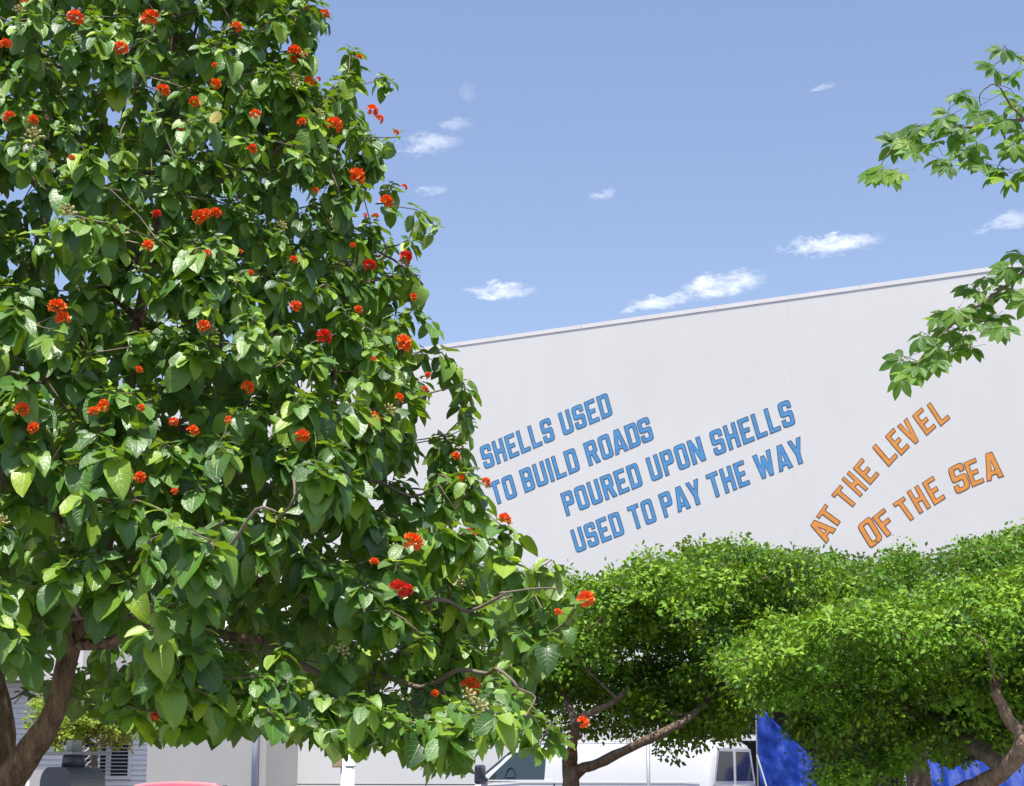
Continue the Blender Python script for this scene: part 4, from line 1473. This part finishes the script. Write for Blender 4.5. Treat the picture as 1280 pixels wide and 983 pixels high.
def blob_tree(name, label, base, skel_pts, blobs, Y, n_tuft, leaf_n, lsize, seed, mleaf, group='small-leaved trees in front of the white building', caps_=None, tuft=.17, rmax=.14, top_lim=None, bot_lim=None):
    r_ = np.random.default_rng(seed)
    root = thing(name, label, 'tree', base, 0, group)
    sk2 = [(list(base), -1, 0)]
    cp = {0: rmax}
    for (pts, parent_i, ra, rb_) in skel_pts:
        prev = parent_i
        for k, q in enumerate(pts):
            sk2.append((list(at(*q)), prev, 0))
            prev = len(sk2) - 1
            cp[prev] = ra + (rb_ - ra) * k / max(1, len(pts) - 1)
    tg = []
    vol = np.array([b[3] * b[4] * b[5] for b in blobs]) ** .75
    vol /= vol.sum()
    C = []
    for (px, py, dy, rx, ry, rz) in blobs:
        C.append(np.array(at(px, py, Y + dy)))
    bl = r_.choice(len(blobs), n_tuft, p=vol)
    sprays, dirs = [], []
    rad_ = tuft * 2.0
    for _k in range(5200):
        b = int(r_.choice(len(blobs), p=vol))
        d = r_.normal(0, 1, 3)
        d /= np.linalg.norm(d)
        q = C[b] + d * r_.uniform(.82, 1.02) * np.array(blobs[b][3:6])
        if any(np.sum(((q - C[i]) / np.array(blobs[i][3:6])) ** 2) < .5 for i in range(len(blobs)) if i != b):
            continue
        if noise.noise(Vector(q * np.array([1, .8, 1.5])) * 1.5 + Vector((seed, 0, 0))) > .09 and d[2] < .88:
            continue                             # shady pockets between the pads
        if sprays and min(np.sum((np.array(sprays) - q) ** 2, axis=1)) < (rad_ * 1.12) ** 2:
            continue
        sprays.append(q)
        dirs.append(d)
    nspray = len(sprays)
    hue = []
    outw = []
    for k in range(n_tuft):
        b = int(r_.integers(0, nspray))
        if r_.uniform() < .17:                   # inner leaves, kept dark: shade put into their colour
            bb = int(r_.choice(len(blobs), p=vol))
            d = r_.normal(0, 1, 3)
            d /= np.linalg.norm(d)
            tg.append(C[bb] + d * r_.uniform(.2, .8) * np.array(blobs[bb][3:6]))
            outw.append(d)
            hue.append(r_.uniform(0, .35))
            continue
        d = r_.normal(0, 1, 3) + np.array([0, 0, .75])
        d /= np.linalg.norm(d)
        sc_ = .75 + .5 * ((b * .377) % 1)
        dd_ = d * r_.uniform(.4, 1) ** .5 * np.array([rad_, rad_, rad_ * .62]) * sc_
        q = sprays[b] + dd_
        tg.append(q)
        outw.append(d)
        hue.append((b * .618) % 1 * .35 + r_.uniform(0, .25) + .3 * max(0, d[2]))  # last term lightens pad tops: light from above put into the leaf colour
    for k in range(n_tuft // 70):                 # shoots that stick out of the pads
        b = int(r_.integers(0, nspray))
        d = r_.normal(0, 1, 3) + np.array([0, -.3, .9])
        d /= np.linalg.norm(d)
        for t in np.linspace(.7, 1.9, 5):
            tg.append(sprays[b] + d * rad_ * t + np.array([0, 0, -.05 * t * t]))
            outw.append(d)
            hue.append(r_.uniform(.4, .9))
    tg = np.array(tg)
    if top_lim is not None:
        tl = np.array(top_lim, float)
        tx, ty = project(tg)
        rag = np.array([noise.noise(Vector((x * .035, seed, 0))) * 14 + noise.noise(Vector((x * .11, seed, 3))) * 9 for x in tx])
        ok = ty > np.interp(tx, tl[:, 0], tl[:, 1]) + 7 + rag
        if bot_lim is not None:
            bl_ = np.array(bot_lim, float)
            ok &= ty < np.interp(tx, bl_[:, 0], bl_[:, 1])
        tg = tg[ok]
        hue = [h for h, o_ in zip(hue, ok) if o_]
    if top_lim is not None:
        outw = [h for h, o_ in zip(outw, ok) if o_]
    n_tuft = len(tg)
    P_, par_, _t = grow(sk2, tg[r_.choice(len(tg), min(len(tg), 520), replace=False)], step=.25, jit=.04)
    build_wood(P_, par_, root, M['bark2'], M['bark2'], r_tip=.004, cap=cp, split=.02)
    # leaves: each tuft a small flat spray
    m = n_tuft * leaf_n
    cen = np.repeat(tg, leaf_n, axis=0)
    size = np.repeat(r_.uniform(.6, 1.15, n_tuft), leaf_n)[:, None]
    offs = np.clip(r_.normal(0, 1, (m, 3)), -1.5, 1.5) * np.array([tuft, tuft, tuft * .5]) * .46 * size
    tilt = np.repeat(r_.normal(0, .35, (n_tuft, 2)), leaf_n, axis=0)
    offs[:, 2] += offs[:, 0] * tilt[:, 0] + offs[:, 1] * tilt[:, 1] - .25 * np.hypot(offs[:, 0], offs[:, 1])
    Pp = cen + offs
    ax = offs / np.maximum(np.linalg.norm(offs, axis=1, keepdims=True), 1e-4) + r_.normal(0, .6, (m, 3))
    ax[:, 2] -= .15
    nm = np.array([[0, 0, .5]]) + np.repeat(np.array(outw), leaf_n, axis=0) * 1.0 + r_.normal(0, .27, (m, 3))
    Rm = frames(ax, nm)
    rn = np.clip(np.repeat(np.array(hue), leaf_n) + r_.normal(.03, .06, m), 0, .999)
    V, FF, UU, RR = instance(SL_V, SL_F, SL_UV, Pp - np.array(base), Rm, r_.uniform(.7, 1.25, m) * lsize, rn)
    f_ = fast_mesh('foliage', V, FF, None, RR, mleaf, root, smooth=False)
    tag(f_, kind='stuff')
    return root


GRP = None
pm = lambda px, Y: px * Y / FPX
YA = 17.0
bA = at(712, 972, YA)
blob_tree('small_leaved_tree', 'spreading small-leaved tree with a forked trunk in front of the white van', (bA.x, YA, .12),
          [([(712, 1010, YA), (714, 975, YA), (712, 953, YA)], 0, .078, .072),
           ([(716, 930, YA - .3), (719, 905, YA - .7), (735, 893, YA - .9), (772, 874, YA - .9), (800, 840, YA)], 3, .04, .02),
           ([(726, 962, YA - .1), (748, 954, YA - .3), (790, 934, YA - .9), (832, 914, YA - 1.0), (868, 892, YA - .8), (930, 830, YA)], 2, .05, .026),
           ([(700, 850, YA), (690, 790, YA + .2)], 5, .035, .02), ([(850, 790, YA), (880, 730, YA)], 8, .035, .02), ([(960, 800, YA + .5)], 14, .03, .02)],
          [(705, 770, 0, .50, .9, .36), (770, 760, 0, .62, 1.1, .34), (850, 750, 0, .62, 1.2, .46), (905, 715, .3, .50, 1.0, .28), (960, 760, .3, .55, 1.1, .42), (880, 830, 0, .70, 1.1, .42),
           (760, 840, 0, .60, 1.0, .36), (690, 850, .3, .42, .8, .38), (740, 800, -.5, .5, .5, .35), (900, 880, -.1, .42, .8, .22), (820, 885, 0, .35, .7, .18), (665, 900, .2, .16, .4, .20), (720, 905, .2, .25, .4, .18),
           (840, 925, -.2, .10, .2, .14), (640, 745, .2, .3, .6, .25), (1010, 720, .8, .5, .9, .28), (915, 905, 0, .2, .4, .16), (930, 790, -.3, .4, .6, .3)],
          YA, 3300, 28, .056, 21, M['small'], top_lim=TOPS, bot_lim=[(600, 945), (640, 940), (690, 920), (760, 908), (815, 920), (838, 945), (858, 940), (872, 918), (895, 915), (915, 930), (940, 880), (1100, 880)])
YB = 13.6
bB = at(1195, 972, YB)
blob_tree('small_leaved_tree', 'broad small-leaved tree with a curved leaning trunk at right, before the blue tarps', (bB.x, YB, .12),
          [([(1190, 1020, YB), (1222, 985, YB - .5), (1255, 962, YB - .8), (1276, 938, YB - .95), (1279, 918, YB - .95), (1262, 902, YB - .95), (1252, 880, YB - .95), (1245, 862, YB - .9)], 0, .075, .03),
           ([(1300, 890, YB - .5), (1330, 850, YB), (1360, 790, YB)], 5, .05, .03), ([(1225, 840, YB - .3), (1180, 815, YB), (1120, 810, YB), (1050, 815, YB)], 8, .022, .012),
           ([(1260, 820, YB), (1270, 760, YB)], 8, .035, .02), ([(1180, 905, YB + .2), (1110, 880, YB + .2)], 3, .05, .025)],
          [(1000, 840, 0, .46, .8, .34), (1080, 810, 0, .55, .9, .36), (1160, 790, 0, .60, 1.0, .36), (1240, 790, 0, .60, 1.0, .42), (1320, 800, 0, .6, 1.0, .5), (1060, 880, .1, .46, .7, .30), (1150, 860, .2, .5, .7, .32),
           (960, 840, 0, .22, .4, .24), (1010, 900, .1, .22, .4, .16), (1100, 940, .1, .34, .5, .32), (1060, 975, .1, .18, .4, .2), (1210, 870, .1, .42, .6, .30), (1200, 915, .1, .3, .4, .16), (1265, 850, 0, .30, .5, .3),
           (1400, 760, 0, .6, .9, .5), (1020, 800, -.2, .35, .5, .2), (1290, 930, .6, .2, .4, .3), (1130, 905, .3, .35, .4, .2)],
          YB, 3200, 28, .051, 33, M['small'], rmax=.13, top_lim=[(0, 900), (905, 810), (950, 775), (1000, 755), (1060, 748), (1100, 738), (1200, 722), (1300, 705), (1600, 640)],
          bot_lim=[(900, 830), (945, 868), (985, 895), (1010, 925), (1035, 990), (1115, 995), (1145, 928), (1185, 945), (1230, 925), (1262, 925), (1300, 960)])
YC = 21.0
bC = at(1150, 972, YC)
blob_tree('small_leaved_tree', 'background small-leaved tree whose flat top touches the orange lettering', (bC.x, YC, .0),
          [([(1150, 980, YC), (1145, 900, YC), (1130, 830, YC)], 0, .12, .08), ([(1080, 790, YC), (1030, 750, YC)], 3, .06, .03), ([(1190, 780, YC), (1240, 730, YC)], 3, .06, .03)],
          [(1000, 730, 0, .5, 1, .34), (1070, 740, 0, .75, 1.3, .46), (1150, 735, 0, .8, 1.3, .42), (1230, 730, 0, .8, 1.3, .42), (1262, 690, 0, .42, .8, .34), (1300, 720, 0, .7, 1.2, .6), (1110, 790, 0, 1.3, 1.2, .4), (1275, 668, 0, .2, .4, .16),
           (1080, 705, 0, .5, .8, .2), (1190, 700, 0, .4, .8, .18)],
          YC, 2200, 28, .060, 47, M['small'], rmax=.16, tuft=.19, top_lim=TOPS)
# pale green sapling behind the pay station
YD = 21.0
bD = at(120, 972, YD)
blob_tree('young_tree', 'bright yellow-green young tree behind the solar panel of the pay station', (bD.x, YD, 0),
          [([(118, 960, YD), (112, 930, YD)], 0, .04, .03)],
          [(102, 912, 0, .20, .3, .15), (135, 907, 0, .22, .3, .12), (112, 898, 0, .24, .3, .14), (80, 925, 0, .18, .3, .13), (146, 915, 0, .12, .2, .09), (70, 905, 0, .22, .3, .2)],
          YD, 190, 26, .06, 5, M['young'], None, rmax=.05, tuft=.11)


# ------------------------------------------------------------------ tree at the right edge with hand-shaped leaves
def palmate(seed, nl):
    r_ = np.random.default_rng(seed)
    V, F, UV = [], [], []
    for k in range(nl):
        a = (k - (nl - 1) / 2) * (math.radians(250) / nl) + r_.normal(0, .08)
        L = (1.0 - .22 * abs(k - (nl - 1) / 2) / (nl / 2)) * r_.uniform(.88, 1.08)
        droop = r_.uniform(.25, .5)
        dx, dy = math.sin(a), math.cos(a)
        px_, py_ = dy, -dx
        b = len(V)
        ts = [0, .14, .35, .6, .82, 1]
        hw = [.012, .03, .17, .225, .16, .0]
        for t, h in zip(ts, hw):
            for s in (-1, 0, 1):
                zz_ = -droop * (t ** 1.5) * L + abs(s) * h * .35
                V.append((dx * t * L + px_ * h * s * L, dy * t * L + py_ * h * s * L, zz_))
                UV.append((.5 + s * .5, t))
        for i in range(len(ts) - 1):
            for s in (0, 1):
                q = b + i * 3 + s
                F.append((q, q + 1, q + 4, q + 3))
    b = len(V)
    for (y, s, z) in ((-.9, .01, -.15), (0, .014, 0)):
        for (dx, dz) in ((-1, 0), (1, 0), (0, -1.4)):
            V.append((dx * s, y, dz * s + z))
            UV.append((.5, .5))
    F += [(b, b + 1, b + 4, b + 3), (b + 1, b + 2, b + 5, b + 4), (b + 2, b, b + 3, b + 5)]
    return np.array(V), np.array(F), np.array(UV)


PAL = [palmate(1, 6), palmate(2, 7), palmate(3, 5)]
ht = thing('overhanging_tree', 'tree beyond the right edge reaching in with two drooping branches of hand-shaped leaves', 'tree', (4.9, 9.2, .13))
YH = 8.2
SKH = [([4.9, 9.2, .1], -1, 0), ([4.88, 9.15, 1.4], 0, 0), ([4.8, 9.05, 2.6], 1, 0), ([4.7, 9.0, 3.6], 2, 0), ([4.75, 9.0, 4.8], 3, 0)]
caph = {0: .17, 1: .15, 2: .13, 3: .10, 4: .06}


def hb(parent_i, pts, ra, rb_):
    prev = parent_i
    for k, q in enumerate(pts):
        SKH.append((list(q), prev, 0))
        prev = len(SKH) - 1
        caph[prev] = ra + (rb_ - ra) * (k / max(1, len(pts) - 1)) ** .55
    return prev


hb(4, [(4.3, 8.8, 4.85), (3.9, 8.7, 4.85), (3.0, 8.4, 4.75), at(1340, 125, YH), at(1280, 149, YH), at(1255, 152, YH), at(1215, 159, YH), at(1178, 161, YH), at(1140, 172, YH), at(1112, 190, YH), at(1098, 212, YH)], .026, .002)
hb(3, [(3.9, 8.6, 3.9), at(1390, 270, YH), at(1320, 315, YH), at(1280, 341, YH), at(1255, 360, YH), at(1231, 377, YH), at(1200, 399, YH), at(1170, 425, YH), at(1148, 452, YH)], .022, .002)
hb(9, [at(1262, 130, YH), at(1245, 105, YH), at(1225, 118, YH)], .005, .003)
hb(8, [at(1310, 100, YH), at(1285, 80, YH), at(1264, 66, YH)], .006, .003)
hb(10, [at(1256, 175, YH), at(1254, 195, YH)], .004, .003)
pl = [(1254, 62), (1243, 86), (1266, 98), (1275, 132), (1210, 120), (1186, 142), (1224, 138), (1259, 150), (1154, 160), (1168, 178), (1179, 200), (1118, 180), (1142, 190), (1096, 214), (1104, 222),
      (1123, 216), (1205, 188), (1221, 178), (1229, 204), (1245, 218), (1256, 224), (1271, 190), (1233, 158), (1205, 160), (1263, 116), (1137, 168), (1190, 165), (1280, 215), (1150, 178), (1275, 165), (1215, 206), (1275, 70),
      (1274, 316), (1233, 348), (1210, 360), (1244, 372), (1265, 363), (1259, 335), (1173, 397), (1197, 388), (1222, 384), (1218, 404), (1246, 395), (1188, 414), (1152, 420), (1192, 440), (1214, 434), (1167, 435),
      (1128, 450), (1145, 462), (1139, 468), (1171, 458), (1248, 410), (1275, 345), (1285, 375), (1205, 420), (1160, 445), (1232, 362)]
YEL = {(1254, 62), (1210, 120), (1263, 116)}
tg = []
ppos = []
pl += [(x + float(rng.uniform(-13, 13)), y + float(rng.uniform(-12, 9))) for (x, y) in pl if rng.uniform() < .62]
for (px, py) in pl:
    q = at(px, py, YH + float(rng.uniform(-.22, .22)))
    tg.append(list(q + Vector((0, 0, .02))))
    ppos.append(q)
# rest of its crown, outside the picture
extra = []
while len(extra) < 1300:
    d = rng.normal(0, 1, 3)
    d /= np.linalg.norm(d)
    q = np.array([5.3, 9.0, 5.3]) + d * rng.uniform(.5, 1) * np.array([1.75, 1.9, 1.6])
    if q[0] / q[1] > .345:
        extra.append(q)
extra = np.array(extra)
for i in range(0, 1300, 8):
    tg.append(list(extra[i]))
P, par, tips = grow(SKH, tg, step=.12, jit=.012)
build_wood(P, par, ht, M['bark2'], M['bark2'], cap=caph, r_tip=.0012, split=.022)
hloc = np.array(ht.location)
pmesh = {}
for i, q in enumerate(ppos):
    ki = i % 3
    if ki not in pmesh:
        T, F, UV = PAL[ki]
        o = fast_mesh('leaf', T, F, UV, np.zeros(len(T)), M['palm'], ht)
        pmesh[ki] = o
    else:
        o = pmesh[ki].copy()
        o.name = 'leaf'
        col.objects.link(o)
    a = rng.uniform(0, 2 * PI)
    ax = Vector((-.75 + .5 * math.cos(a), .3 * math.sin(a) - .25, -.45 + .45 * math.sin(a * 1.7)))
    nm = Vector((rng.normal(-.1, .45), rng.normal(-.75, .45), 1.0))
    R3 = frames(np.array([ax]), np.array([nm]))[0]
    o.matrix_local = Matrix.Translation(q - ht.location) @ Matrix(R3.tolist()).to_4x4() @ Matrix.Scale(float(rng.uniform(.085, .115)), 4)
m = len(extra)
T, F, UV = PAL[0]
V, FF, UU, RR = instance(T, F, UV, extra - hloc, frames(rng.normal(0, 1, (m, 3)) * np.array([1, 1, .4]), np.tile([0, 0, 1.0], (m, 1)) + rng.normal(0, .3, (m, 3))), rng.uniform(.08, .12, m), rng.uniform(0, 1, m))
tag(fast_mesh('foliage', V, FF, UU, RR, M['palm'], ht), kind='stuff')
